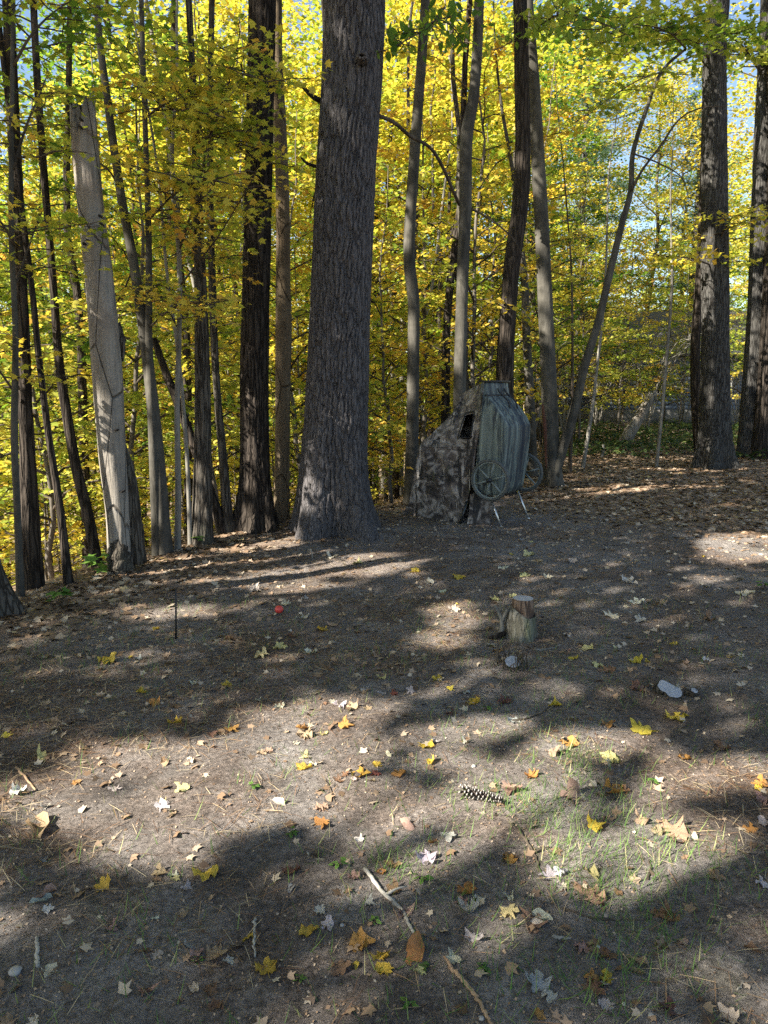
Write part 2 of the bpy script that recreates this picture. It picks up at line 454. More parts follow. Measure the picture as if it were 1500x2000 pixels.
# ------------------------------------------------------------------ trunks
def cell_edges(u, v, period, seed=0):
    """distance between nearest and second nearest cell, wrapped in u"""
    T1, T2 = _T[seed % 8], _T[(seed+1) % 8]
    ui = np.floor(u).astype(int); vi = np.floor(v).astype(int)
    f1 = np.full(u.shape, 9.0); f2 = np.full(u.shape, 9.0)
    for a in (-1, 0, 1):
        for b in (-1, 0, 1):
            cu = ui+a; cv = vi+b; w_ = cu % period
            d = np.hypot(cu+0.15+0.7*T1[w_ & 255, cv & 255]-u, cv+0.1+0.8*T2[w_ & 255, cv & 255]-v)
            f2 = np.where(d < f1, f1, np.minimum(f2, d)); f1 = np.minimum(f1, d)
    return f2-f1
def trunk_mesh(name, P, rad, ns, off, flare=0.35, lobes=5, bark=None, rough=0.05, seed=0, cap=True, top=None):
    P = np.asarray(P); n = len(P); z0 = P[0, 2]
    th = np.linspace(0, 2*np.pi, ns, endpoint=False)
    hgt = np.r_[0, np.cumsum(np.linalg.norm(np.diff(P, axis=0), axis=1))]
    r = np.random.default_rng(100+seed); ph = r.uniform(0, 6.28)
    def shape(th):
        H_, TH = np.meshgrid(hgt-0.3, th, indexing='ij')
        cu, su = np.cos(TH), np.sin(TH)
        m = 1+rough*(fbm(cu*1.3+seed*3.1+5, su*1.3+H_*0.9, seed)+0.7*fbm(cu*2.6+H_*0.35+seed, su*2.6+H_*2.1+9, seed+2))
        fl = flare*np.exp(-np.maximum(H_, 0)/(0.30+rad[0]*0.35))
        m = m+fl*(0.75+0.55*np.cos(lobes*TH+ph)+0.35*np.cos((lobes-2)*TH+1.7*ph))
        if bark:
            pw, pl, dep = bark
            per = max(6, int(round(2*np.pi*rad[0]/pw)))
            U_ = TH/(2*np.pi)*per+0.9*fbm(cu*2+3, H_*4+su*2, seed+1)+.35*fbm(cu*7+3, H_*14+su*7, seed+2, 2); V_ = H_/pl+0.6*fbm(cu*5, H_*3+su*5, seed+3)+.5*vnoise(cu*9, su*9, seed)
            e = cell_edges(U_, V_, per, seed)
            e = np.clip(e/0.28, 0, 1); e = e*e*(3-2*e)
            m = m+dep*(e-0.75)/rad[:, None]*(0.75+0.5*vnoise(cu*4+seed, su*4+H_*5, 6))
        return m
    V, Fs = tube(P, rad, ns, cap, shape)
    if top is not None:                       # broken, splintered top
        k = 9; ring = V[(n-1)*ns:n*ns, 0]; tipx = (ring-ring.mean())/(np.abs(ring-ring.mean()).max()+1e-6)
        for q in range(k):
            idx = (n-1-q)*ns+np.arange(ns)
            jag = top*(.9*(vnoise(np.cos(th)*2.2+seed, np.sin(th)*2.2, 3)-0.5)+0.7*(vnoise(np.cos(th)*8, np.sin(th)*8, 5)-0.5)+.75*np.exp(-((tipx-.75)/.4)**2)-.35)
            V[idx, 2] += jag*(1-q/k)
    return np_mesh(name, V-np.asarray(off), Fs, smooth=True)

def px_path(base, pts, H=None, sway=0.25, seed=0):
    """base (px,py,w) stands on the ground; pts (px,py,w) above it in the same upright plane; then on up to height H"""
    B = pix_ground(base[0], base[1]); Y = B[1]
    P = [B]; Rr = [base[2]*0.5*px_size(B)]
    for (a, b, ww) in pts:
        q = pix_depth(a, b, Y); P.append(q); Rr.append(ww*0.5*px_size(q))
    r = np.random.default_rng(500+seed)
    if H and P[-1][2] < B[2]+H:
        d = P[-1]-P[-2]; d /= np.linalg.norm(d); top = P[-1]; r0 = Rr[-1]
        n = 6; st = (B[2]+H-top[2])/n
        for i in range(n):
            d = d+np.array([r.normal(0, 0.05), r.normal(0, 0.05), 0.25]); d /= np.linalg.norm(d)
            top = top+d*st; P.append(top); Rr.append(r0*(1-0.8*(i+1)/n))
    return np.array(P), np.array(Rr)
def densify(P, Rr, step, zfine=None, step2=None):
    """resample; the foot goes 0.3 m into the ground"""
    foot = P[0]-np.array([0, 0, 0.3]); 
    n = max(8, int(np.sum(np.linalg.norm(np.diff(P, axis=0), axis=1))/0.05))
    Q = catmull(P, n)
    s = np.r_[0, np.cumsum(np.linalg.norm(np.diff(P, axis=0), axis=1))]
    sq = np.r_[0, np.cumsum(np.linalg.norm(np.diff(Q, axis=0), axis=1))]; sq *= s[-1]/sq[-1]
    rq = np.interp(sq, s, Rr)
    if zfine is None: tgt = np.arange(0, s[-1], step)
    else: tgt = np.r_[np.arange(0, min(zfine, s[-1]), step), np.arange(zfine, s[-1], step2)] if s[-1] > zfine else np.arange(0, s[-1], step)
    tgt = np.r_[tgt, s[-1]]
    out = np.stack([np.interp(tgt, sq, Q[:, k]) for k in range(3)], -1); rr = np.interp(tgt, sq, rq)
    k = 0.3/max(1, round(0.3/step)); below = np.arange(-0.3, -1e-6, k)
    out = np.vstack([P[0]+np.array([0, 0, 1.0])*b for b in below] + [out]); rr = np.r_[np.full(len(below), rr[0]), rr]
    return out, rr

def grow(stem, srad, start, nl, spread, r, rise=0.45, leaf_step=0.05, twig_step=0.2, jit=0.05, end=1.0, az0=None, azr=None):
    """limbs and twigs on a stem; returns a MB of wood, leaf positions and a clump value per leaf"""
    mb = MB(); LP = []; LC = []
    s = np.r_[0, np.cumsum(np.linalg.norm(np.diff(stem, axis=0), axis=1))]; s /= s[-1]
    for i in range(nl):
        f = start+(end-start)*(i+r.random())/nl
        p0 = np.array([np.interp(f, s, stem[:, k]) for k in range(3)]); sr = np.interp(f, s, srad)
        az = i*2.399+r.normal(0, 0.3) if az0 is None else az0+r.uniform(-azr, azr)
        ln = spread*(1-0.55*(f-start)/(1-start+1e-6))*r.uniform(0.65, 1.2)
        t = np.linspace(0, 1, 7)
        h = np.array([math.cos(az), math.sin(az), 0]); sd = np.array([-h[1], h[0], 0])
        wob = np.cumsum(r.normal(0, 0.035*ln, 7)); wob -= wob[0]
        wz = np.cumsum(r.normal(0, 0.025*ln, 7)); wz -= wz[0]
        rs = rise*r.uniform(0.4, 1.4)
        Q = p0+np.outer(t*ln, h)+np.outer(wob, sd)+np.outer(rs*ln*(1.5*t-1.0*t*t)+wz, [0, 0, 1])
        r0 = max(0.005, min(sr*0.6, 0.011*ln+0.004))
        mb.add(*tube(Q, r0*(1-0.8*t)+0.0015, 4, False))
        cl = r.random()
        for k, x in enumerate(np.arange(0.18*ln, ln, twig_step)):
            u = x/ln; q = np.array([np.interp(u, t, Q[:, c]) for c in range(3)])
            a2 = az+(1 if k % 2 else -1)*r.uniform(0.5, 1.15)
            tl = (0.16+0.42*ln*(1.05-u)*0.5)*r.uniform(0.6, 1.25)
            d = np.array([math.cos(a2), math.sin(a2), r.normal(0.02, 0.16)])
            tt = np.array([0, 0.5, 1.0]); W_ = q+np.outer(tt*tl, d); W_[1, 2] += 0.04*tl; W_[2, 2] -= 0.03*tl
            mb.add(*tube(W_, np.array([0.0028, 0.002, 0.001]), 3, False))
            m = max(2, int(tl/leaf_step))
            g = r.random(m)**0.8
            pp = q+np.outer(g*tl, d)+r.normal(0, jit, (m, 3))*[1, 1, 0.8]
            LP.append(pp); LC.append(np.full(m, cl)+r.normal(0, 0.25, m))
        m = max(2, int(ln*0.5/leaf_step)); g = 0.4+0.6*r.random(m)
        pp = np.stack([np.interp(g, t, Q[:, c]) for c in range(3)], -1)+r.normal(0, jit, (m, 3))
        LP.append(pp); LC.append(np.full(m, cl))
    return mb, np.concatenate(LP), np.concatenate(LC)

def stuff(o): o['kind'] = 'stuff'; return o

# crowns reused for the tall trees
def crown_blob(seed, rad, hgt, n, size, t0, tv, clumps=60, T=KITE_T):
    r = np.random.default_rng(seed)
    c = r.normal(0, 1, (clumps, 3)); c /= np.linalg.norm(c, axis=1)[:, None]
    c *= (r.random(clumps)**0.45)[:, None]; c *= [rad, rad, hgt/2]
    k = r.integers(0, clumps, n); sp = r.uniform(0.45, 1.0, clumps)*rad*0.27
    P = c[k]+r.normal(0, 1, (n, 3))*sp[k][:, None]*[1, 1, 0.5]
    tint = t0+tv*(r.random(clumps)-0.5)[k]+r.normal(0, 0.05, n)
    return leaf_mesh('crown', P, size*r.uniform(0.7, 1.2, n), T, tint, r)
HIGH_CROWN = [crown_blob(40+i, 2.9, 6.0, 2600, 0.17, 0.5, 0.4) for i in range(3)]
high_k = [0]
def high_crown(t, P, off):
    """leafy top of a tall tree, above the picture"""
    i = high_k[0]; high_k[0] += 1
    c = stuff(obj('crown', HIGH_CROWN[i % 3], M['leaf'], t, tuple(P[-1]-off+np.array([0, 0, -1.6]))))
    c.rotation_euler = (0, 0, i*1.3)
    mb = MB(); r = np.random.default_rng(900+i)
    n = len(P)
    for k in range(7):
        q = P[int(n*(0.70+0.04*k)) if int(n*(0.70+0.04*k)) < n else n-1]
        e = P[-1]+np.array([0, 0, -1.6])+r.normal(0, 1, 3)*[1.5, 1.5, 1.2]
        m = (q+e)/2+np.array([0, 0, -0.3])
        mb.add(*tube(catmull([q, m, e], 6), np.linspace(0.05, 0.012, 6), 5, False))
    stuff(obj('limbs', mb.mesh('limbs', True, off), M['twig'], t))

TREES = {}
def trunk_tree(name, label, base, pts, m, H=17, ns=18, flare=0.35, lobes=5, bark=None, rough=0.05, seed=0, crown=True,
               step=0.12, group=None, fine=None, cat='tree'):
    P, Rr = px_path(base, pts, H, seed=seed)
    Q, q = densify(P, Rr, step, fine, 0.4) if fine else densify(P, Rr, step)
    off = P[0]
    t = thing(name, label, cat, tuple(off), group)
    obj('trunk', trunk_mesh('trunk', Q, q, ns, off, flare, lobes, bark, rough, seed), m, t)
    if crown: high_crown(t, P, off)
    TREES[seed] = (t, P, off)
    return t, P, off
def branch(t, off, pts, r0, r1, m, name='branch', ns=6):
    P = catmull(np.array(pts), max(8, 4*len(pts)))
    mb = MB(); mb.add(*tube(P, np.linspace(r0, r1, len(P)), ns, True))
    return obj(name, mb.mesh(name, True, off), m, t), P

# --- the large pine
t, P, off = trunk_tree('pine_tree', 'massive straight pine trunk with grey plated bark beside the camouflage blind',
    (655,1032,124), [(652,930,121), (657,800,118), (664,600,114), (675,350,115), (692,0,117)], M['pine_bark'], H=24, ns=210,
    flare=0.5, lobes=5, bark=(0.058, 0.40, 0.034), rough=0.035, seed=1, step=0.02, fine=6.2)
PINE = P
Yp = P[0, 1]
for a, b, r0 in (((638,205),(590,168),0.035), ((618,325),(588,308),0.022)):
    s = pix_depth(*a, Yp-0.02); e = pix_depth(*b, Yp-0.15)
    branch(t, off, [s+np.array([0.10,0.1,0]), (s+e)/2+np.array([0,0,-0.02]), e], r0, r0*0.45, M['dark_bark'])
# scar of a lost limb
kb = MB(); c0 = pix_depth(706,113,Yp-0.36)
for k in range(9):
    a = k*0.7
    p = c0+np.array([math.cos(a)*0.045, 0.0, math.sin(a)*0.03])
    kb.add(*tube(catmull([p+np.array([0,0.08,0]), p+np.array([0.01,-0.02,0.01]), p*0.6+c0*0.4+np.array([0,-0.045,0])], 6), np.linspace(0.024,0.010,6), 7))
obj('limb_scar', kb.mesh('limb_scar', True, off), M['pine_bark'], t)
# lower limbs of the pine reaching over to the slender maple
s = pix_depth(738,225,Yp); e = pix_depth(800,265,Yp+0.6); e2 = pix_depth(850,300,Yp+1.3); e3 = pix_depth(897,400,Yp+2.0)
branch(t, off, [s, (s+e)/2+np.array([0,0,0.03]), e, e2, e3], 0.022, 0.02, M['twig'])

# --- broken grey snag
P, Rr = px_path((236,1118,44), [(231,1000,46), (221,900,50), (214,800,54), (207,690,57), (192,530,52), (177,400,48), (167,300,50), (160,205,46)], None)
Q, q = densify(P, Rr, 0.05)
P_SNAG = P.copy()
sn = thing('dead_snag', 'bare grey broken-off dead trunk with splintered top on the bank', 'dead tree', tuple(P[0]))
soff = P[0]
obj('trunk', trunk_mesh('trunk', Q, q, 56, soff, 0.12, 3, None, 0.08, 7, True, 0.24), M['dead_wood'], sn)
def slab(pxs, Y, depth_off, wpx, name):
    mb = MB(); pts = [pix_depth(a, b, Y+depth_off) for a, b in pxs]
    Cc = catmull(pts, 26); ww = np.interp(np.linspace(0,1,26), np.linspace(0,1,len(wpx)), wpx)*0.5*px_size(pts[0])
    def shp(th): 
        H_, TH = np.meshgrid(np.arange(26)*0.2, th, indexing='ij')
        return (1+0.22*fbm(np.cos(TH)*2+H_, np.sin(TH)*2+H_*1.4, 3))
    mb.add(*tube(Cc, ww, 14, True, shp))
    obj(name, mb.mesh(name, True, soff), M['grey_bark'], sn)
slab([(268,1100),(263,1030),(256,940),(244,870)], P[0,1], 0.06, [34,34,24,6], 'bark_slab')
slab([(240,705),(238,665),(233,630)], P[0,1], 0.03, [4,16,4], 'bark_slab')
slab([(236,1112),(233,1080),(231,1050)], P[0,1], -0.03, [52,46,30], 'bark_foot')
for (a0_, b0_), (a1_, b1_), w_ in (((174,232),(177,181),17), ((166,232),(168,192),15), ((155,232),(152,202),15), ((146,234),(142,211),13), ((181,236),(184,206),10)):
    s0 = pix_depth(a0_, b0_, P_SNAG[0,1]-.05); s1 = pix_depth(a1_, b1_, P_SNAG[0,1]-.02); u_ = px_size(s0)
    mb = MB(); mb.add(*tube(catmull([s0-[0,0,.12], s0*.6+s1*.4, s1], 10), np.interp(np.linspace(0, 1, 10), [0, .55, 1], [w_*.5*u_, w_*.42*u_, .002]), 7, True, lambda th: 1+.3*fbm(np.cos(th)[None]*2+a0_+np.arange(10)[:, None]*.3, np.sin(th)[None]*2, 3)+0*np.zeros((10, 1))))
    obj('splinter', mb.mesh('splinter', False, soff), M['dead_wood'], sn)
hm = plain('hole_dark', (0.02,0.015,0.01), 1.0)
for a, b in ((157,232),(156,247),(195,422),(197,437),(172,470),(164,476),(227,840),(239,960)):
    holes = MB(); c = pix_depth(a, b, P[0,1]-0.135); holes.add(*tube(np.array([c+[0,0.05,0], c+[0,-0.012,0]]), np.array([0.009,0.011]), 8))
    obj('borer_hole', holes.mesh('borer_hole', False, soff), hm, sn)

# --- the other trunks that can be told apart
TT = trunk_tree
TT('oak_tree', 'thick nearly black oak trunk next to the pine', (497,1032,64), [(498,930,55), (497,700,54), (503,450,52), (508,200,52), (512,0,52)],
   M['dark_bark'], 20, 90, 0.5, 6, (0.035, 0.22, 0.014), 0.03, 2, step=0.035, fine=6)
TT('dead_tree', 'slim tan barkless trunk standing between the oak and the pine', (549,1016,30), [(551,900,29), (553,600,29), (551,350,26), (541,120,22), (541,0,20)],
   M['dead_brown'], 13, 20, 0.25, 4, None, 0.08, 3, crown=False)
TT('beech_tree', 'broad pale grey trunk with flaking bark behind the leaning stem', (394,1062,38), [(396,900,33), (395,700,28), (388,450,19), (376,150,12)],
   M['grey_bark'], 18, 40, 0.25, 5, (0.05,0.3,0.01), 0.04, 4)
TT('maple_tree', 'olive-grey maple trunk forked from the base beside the snag', (318,1082,32), [(308,900,27), (288,700,22), (262,520,19), (236,380,17), (205,160,14), (188,0,12)],
   M['maple_bark'], 15, 20, 0.3, 4, None, 0.06, 5)
TT('maple_tree', 'smooth light grey maple stem rising close against the forked olive trunk', (309,1084,22), [(303,950,20), (296,800,16), (291,660,14), (290,450,12), (282,200,10), (276,0,9)],
   M['maple_bark'], 11, 14, 0.2, 4, None, 0.05, 6)
TT('leaning_tree', 'rusty brown thin trunk leaning steeply across the pale beech', (437,1042,20), [(400,930,18), (360,820,18), (325,730,15), (300,660,12)],
   M['dark_bark'], None, 12, 0.2, 4, None, 0.05, 7, crown=False)
TT('maple_tree', 'mossy mid-brown trunk standing just behind the dark oak', (446,1040,21), [(436,900,17), (424,760,14), (416,600,15), (410,300,12)],
   M['grey_bark'], 16, 16, 0.2, 4, None, 0.05, 8)
TT('maple_tree', 'dark brown straight trunk low on the bank, twinned with a pale pole', (64,1150,38), [(58,1000,33), (50,800,26), (44,600,22), (34,400,24), (20,100,22)],
   M['dark_bark'], 16, 22, 0.2, 4, (0.035,0.2,0.008), 0.05, 9)
TT('sapling', 'pale grey pole-thin stem in front of the dark brown bank trunk', (40,1168,15), [(34,1000,13), (28,850,14), (30,650,11), (22,450,10), (24,150,8), (26,0,8)],
   M['maple_bark'], 9, 10, 0.2, 3, None, 0.05, 10, crown=False)
TT('maple_tree', 'thin dark leaning stem with bark ridges, next along from the bank pole', (133,1140,17), [(118,1000,15), (95,850,13), (75,690,12), (62,560,11)],
   M['dark_bark'], 11, 10, 0.2, 3, None, 0.05, 11, crown=False)
TT('maple_tree', 'knobbly dark trunk leaning away from the snag', (190,1108,22), [(172,1010,21), (150,920,20), (132,820,19), (115,700,17), (104,560,15)],
   M['dark_bark'], 13, 12, 0.2, 3, None, 0.12, 12, crown=False)
TT('oak_tree', 'flared grey ridged trunk foot standing in deep leaf litter', (-22,1205,78), [(-38,1120,62), (-60,1000,60), (-90,700,58)],
   M['grey_bark'], 18, 40, 0.5, 5, (0.04,0.16,0.012), 0.05, 13)
TT('sapling', 'whitish straight sapling stem that forks at head height', (347,1075,13), [(348,950,12), (346,800,11), (350,650,10), (350,500,10), (336,330,8), (345,150,6)],
   M['pale_bark'], 7, 8, 0.2, 3, None, 0.04, 14, crown=False)
TT('sapling', 'thin silvery sapling between the forking sapling and the beech', (372,1066,9), [(368,950,8), (364,870,8)], M['pale_bark'], 6, 8, 0.2, 3, None, 0.04, 15, crown=False)
TT('maple_tree', 'dark trunk showing past the lit edge of the pine', (724,980,30), [(726,850,27), (722,650,24), (728,480,20), (735,200,18)],
   M['dark_bark'], 17, 16, 0.2, 4, None, 0.05, 16)
TT('maple_tree', 'bent grey maple with a kinked waist behind the tent flap', (803,985,28), [(806,800,24), (808,600,23), (800,520,24), (801,430,22), (815,230,20), (831,0,18)],
   M['maple_bark'], 17, 20, 0.2, 4, None, 0.05, 17)
t, P, off = TT('maple_tree', 'slender grey maple with a bulging crook rising behind the tent peak', (898,985,28), [(898,760,25), (903,560,23), (909,400,24), (911,270,25), (926,180,21), (936,0,19)],
   M['maple_bark'], 17, 22, 0.2, 4, None, 0.05, 18)
yy = P[0,1]
branch(t, off, [pix_depth(910,402,yy), pix_depth(960,430,yy-0.1), pix_depth(1005,470,yy-0.3), pix_depth(1025,520,yy-0.35)], 0.016, 0.006, M['twig'])
TT('oak_tree', 'brown trunk disappearing behind the upright sled', (988,965,40), [(986,740,35), (990,640,33), (1000,520,32), (1020,350,32), (1018,100,28), (1016,0,27)],
   M['dark_bark'], 19, 22, 0.2, 4, (0.04,0.2,0.008), 0.05, 19)
t, P, off = TT('maple_tree', 'blotched grey maple beside the cart wheel with a slim stem springing from its foot', (1078,948,36), [(1076,860,32), (1070,700,30), (1061,500,28), (1050,300,26), (1041,150,24), (1030,0,22)],
   M['maple_bark'], 18, 24, 0.35, 4, None, 0.05, 20)
yy = P[0,1]
b1 = [pix_depth(a, b, yy-0.1) for a, b in ((1082,930),(1098,880),(1122,800),(1142,715),(1168,630),(1192,530),(1214,440),(1232,372),(1236,300),(1262,215),(1292,140),(1340,95))]
branch(t, off, b1, 0.085, 0.018, M['maple_bark'], 'stem', 12)
branch(t, off, [pix_depth(a, b, yy-0.15) for a, b in ((1233,372),(1256,330),(1290,285),(1325,235),(1365,212),(1420,207))], 0.022, 0.008, M['twig'])
branch(t, off, [pix_depth(a, b, yy-0.3) for a, b in ((1236,300),(1285,318),(1330,345),(1345,385))], 0.014, 0.005, M['twig'])
# torn bark strip down the trunk
mb = MB(); mb.add(*tube(catmull([pix_depth(a, b, yy-0.17) for a, b in ((1060,790),(1064,830),(1066,880),(1067,915))], 12), np.interp(np.linspace(0,1,12), [0,.3,1], [0.012,0.03,0.012]), 8))
obj('torn_bark', mb.mesh('torn_bark', True, off), plain('torn_bark', (0.09,0.035,0.02), 0.9), t)
TT('sapling', 'thin brown stem directly behind the far cart wheel', (1040,930,20), [(1036,800,18), (1028,650,16), (1024,540,14), (1010,430,10)],
   M['maple_bark'], 8, 10, 0.2, 3, None, 0.05, 21, crown=False)
TT('oak_tree', 'big grey furrowed oak trunk standing alone in brown leaf litter', (1394,914,62), [(1396,800,55), (1397,650,50), (1396,500,50), (1395,300,46), (1396,100,42), (1404,0,40)],
   M['oak_bark'], 20, 64, 0.5, 5, (0.05,0.26,0.022), 0.04, 22, step=0.06, fine=9)
TT('maple_tree', 'slim dark companion stem pressed against the lone oak', (1368,902,20), [(1360,800,19), (1358,680,18), (1366,560,18), (1372,440,16), (1378,200,12)],
   M['dark_bark'], 12, 12, 0.2, 3, None, 0.05, 23, crown=False)
TT('oak_tree', 'shaggy pale trunk past the lone oak, leaning outward', (1458,893,34), [(1466,780,36), (1478,650,40), (1484,500,38), (1490,300,34), (1500,50,30)],
   M['oak_bark'], 18, 36, 0.25, 4, (0.05,0.26,0.014), 0.06, 24)
TT('maple_tree', 'dark straight stem crowding the shaggy outward-leaning trunk', (1484,896,30), [(1492,780,28), (1502,600,26), (1512,300,22)],
   M['dark_bark'], 16, 16, 0.2, 3, None, 0.05, 25)
TT('maple_tree', 'stout pale trunk seen between the tent and the bent maple', (846,905,36), [(846,830,32), (850,740,30), (856,500,26)],
   M['grey_bark'], 17, 18, 0.2, 4, None, 0.05, 26)
for k, (a, b, ww, lb) in enumerate(((762,972,10,'pale thin stem in the cluster behind the pine, furthest from the tent'), (781,968,14,'pale stoutest stem of the thin cluster behind the pine'),
                                ((748),965,9,'grey thread-thin stem touching the edge of the pine'), (868,930,9,'lone thin stem between tent slope and slender maple'))):
    TT('sapling', lb, (a,b,ww), [(a+3,800,ww*.9), (a+5,650,ww*.75), (a+(-4,6,10,3)[k],420,ww*.6)], M['pale_bark'], 8, 8, 0.1, 3, None, 0.04, 30+k, crown=False)
for k, (a, b, tx, ty, ww, lb) in enumerate(((1138,915,1168,700,8,'bleached thin sapling leaning in front of the ivy'), (1282,912,1312,560,7,'tall wand-like sapling rising from the litter near the lone oak'),
                                 (1175,893,1178,868,6,'short cut stake at the edge of the ivy'), (1112,925,1118,700,7,'dark whip of a sapling by the slim springing stem'))):
    TT('sapling', lb, (a,b,ww), [((a+tx)/2+2,(b+ty)/2,ww*.9), (tx,ty,ww*.7)], M['pale_bark'] if k != 3 else M['twig'], None if k == 2 else 7, 8, 0.1, 3, None, 0.04, 40+k, crown=False)
# leaning broken log in the ivy
P, Rr = px_path((1218,868,24), [(1245,820,22), (1275,770,18)], None)
Q, q = densify(P, Rr, 0.1)
lg = thing('leaning_log', 'broken pale log leaning out of the ivy', 'log', tuple(P[0]))
obj('trunk', trunk_mesh('trunk', Q, q, 16, P[0], 0.1, 3, None, 0.08, 50, True, 0.2), M['dead_wood'], lg)

# ------------------------------------------------------------------ saplings in leaf
def make_sapling(seed, H, start, nl, spread, T, size, t0, tv, leaf_step=0.045, rad=0.045, stem=None, srad=None, rise=0.45, jit=0.05, end=1.0, flat=0.75, az0=None, azr=None, twig_step=0.2):
    r = np.random.default_rng(seed)
    if stem is None:
        z = np.linspace(0, H, 14); wx = np.cumsum(r.normal(0, 0.05*H/7, 14)); wy = np.cumsum(r.normal(0, 0.05*H/7, 14))
        stem = np.stack([wx-wx[0], wy-wy[0], z], -1); srad = rad*(1-0.88*z/H)
        st = stem.copy(); st[0, 2] -= 0.3
    mb, LP, LC = grow(stem, srad, start, nl, spread, r, rise, leaf_step, twig_step, jit, end, az0, azr)
    n = len(LP)
    # higher leaves turn first, clumps differ
    tint = t0+tv*(LC-0.5)+r.normal(0, 0.05, n)
    return stem, srad, mb, leaf_mesh('crown', LP, size*r.uniform(0.65, 1.25, n), T, tint, r, flat)
def sapling_proto(seed, label, group, **kw):
    stem, srad, mb, lm = make_sapling(seed, **kw)
    st = stem.copy(); st[0, 2] -= 0.35
    sm = MB(); sm.add(*tube(st, srad, 8, True))
    me = sm.mesh('trunk', True); me.materials.append(M['sapling_bark'])
    wm = mb.mesh('twigs', True); wm.materials.append(M['twig'])
    lm.materials.append(M['leaf'])
    return (me, wm, lm, label, group)
def place_sapling(proto, pos, rz, sc=1.0, label=None):
    me, wm, lm, lb, gp = proto
    t = thing('maple_sapling', label or lb, 'sapling', pos, gp, rz); t.scale = (sc, sc, sc)
    obj('trunk', me, None, t); stuff(obj('twigs', wm, None, t)); stuff(obj('crown', lm, None, t))
    return t
PROTO = {}
GA = 'young maples on the slope below the crest'
PROTO['gold'] = sapling_proto(1, 'gold-leaved young maple on the slope below the crest', GA+', gold', H=7.5, start=0.16, nl=40, spread=2.2, T=KITE_T, size=0.093, leaf_step=0.026, t0=0.66, tv=0.34)
PROTO['yellow'] = sapling_proto(2, 'bright yellow young maple on the slope below the crest', GA+', yellow', H=6.5, start=0.12, nl=38, spread=2.1, T=KITE_T, size=0.093, leaf_step=0.026, t0=0.51, tv=0.38)
PROTO['lime'] = sapling_proto(3, 'yellow-green young maple on the slope below the crest', GA+', yellow-green', H=8.5, start=0.14, nl=44, spread=2.3, T=KITE_T, size=0.093, leaf_step=0.026, t0=0.37, tv=0.38)
PROTO['green'] = sapling_proto(4, 'still green young maple on the slope below the crest', GA+', green', H=8.0, start=0.2, nl=38, spread=2.2, T=KITE_T, size=0.093, leaf_step=0.026, t0=0.24, tv=0.3)
PROTO['low'] = sapling_proto(5, 'knee-high spreading yellow maple seedling on the slope', GA+', low', H=2.6, start=0.1, nl=22, spread=1.5, T=KITE_T, size=0.085, leaf_step=0.036, t0=0.5, tv=0.4, rad=0.02)
PROTO['near_yellow'] = sapling_proto(6, 'yellow maple sapling with lobed leaves just past the crest', GA+', lobed yellow', H=6.5, start=0.15, nl=40, spread=1.9, T=MAPLE_T, size=0.10, t0=0.5, tv=0.38)
PROTO['near_lime'] = sapling_proto(7, 'lime-coloured maple sapling with lobed leaves just past the crest', GA+', lobed lime', H=7.5, start=0.2, nl=42, spread=2.0, T=MAPLE_T, size=0.10, t0=0.35, tv=0.36)

def plan(px, Y): return (px-750)/F*Y/math.cos(PITCH)*0.985
LAND = [('the bank pole', 30), ('the snag', 200), ('the forked maple', 300), ('the beech', 392), ('the dark oak', 500), ('the pine', 665), ('the bent maple', 803), ('the crooked maple', 905),
        ('the brown oak', 1000), ('the blotched maple', 1060), ('the springing stem', 1190), ('the lone oak', 1395), ('the shaggy trunk', 1480)]
def gap(px):
    if px < 30: return 'off past the bank pole, away from the snag'
    if px > 1480: return 'off past the shaggy trunk, away from the lone oak'
    for (a, pa), (b, pb) in zip(LAND[:-1], LAND[1:]):
        if px <= pb: return f'behind the gap between {a} and {b}'
SHORT = {'gold': 'gold-leaved young maple', 'yellow': 'bright yellow young maple', 'lime': 'yellow-green young maple', 'green': 'still green young maple', 'low': 'low spreading yellow maple',
         'near_yellow': 'yellow lobed-leaf sapling', 'near_lime': 'lime lobed-leaf sapling'}
r = np.random.default_rng(77)
spots = []
def put(px, Y, kind, sc=1.0):
    x = plan(px, Y); spots.append((x, Y)); place_sapling(PROTO[kind], (x, Y, gz(x, Y)), r.uniform(0, 6.28), sc, SHORT[kind]+' '+gap(px))
# near row past the crest
for px, Y, k, sc in ((-60,9.0,'near_lime',1.0), (90,10.5,'near_yellow',1.0), (250,10.2,'near_lime',0.95), (430,11.0,'near_yellow',0.9), (600,12.0,'near_yellow',1.0),
                     (770,12.6,'near_yellow',0.85), (930,14.5,'near_yellow',1.0), (-150,12,'near_yellow',1.1)): put(px, Y, k, sc)
kinds = ['gold', 'yellow', 'yellow', 'lime', 'lime', 'green']
for Y0, Y1, n, p0, p1 in ((13, 16, 11, -200, 1000), (16, 20, 13, -250, 1080), (20, 25, 14, -280, 1150), (25, 32, 15, -300, 1300)):
    for i in range(n):
        px = p0+(p1-p0)*(i+r.random())/n; Y = r.uniform(Y0, Y1)
        put(px, Y, kinds[r.integers(0, 6)] if px < 700 or r.random() < 0.5 else 'gold' if r.random() < 0.6 else 'yellow', r.uniform(0.9, 1.25))
for i in range(26):
    put(r.uniform(-150, 760), r.uniform(11, 24), 'low', r.uniform(0.7, 1.3))
# level ground behind the ivy
for px, Y, k, sc in ((1130,20,'yellow',0.9), (1205,24,'gold',0.8), (1295,28,'yellow',1.0), (1260,38,'lime',1.3), (1240,26,'low',1.3), (1320,25,'lime',.7), (1180,32,'lime',1.1), (1350,33,'yellow',1.1), (1440,24,'lime',1.0), (1530,20,'yellow',1.0),
                     (1080,26,'gold',1.1), (1470,32,'green',1.2), (1560,28,'lime',1.2)): put(px, Y, k, sc)

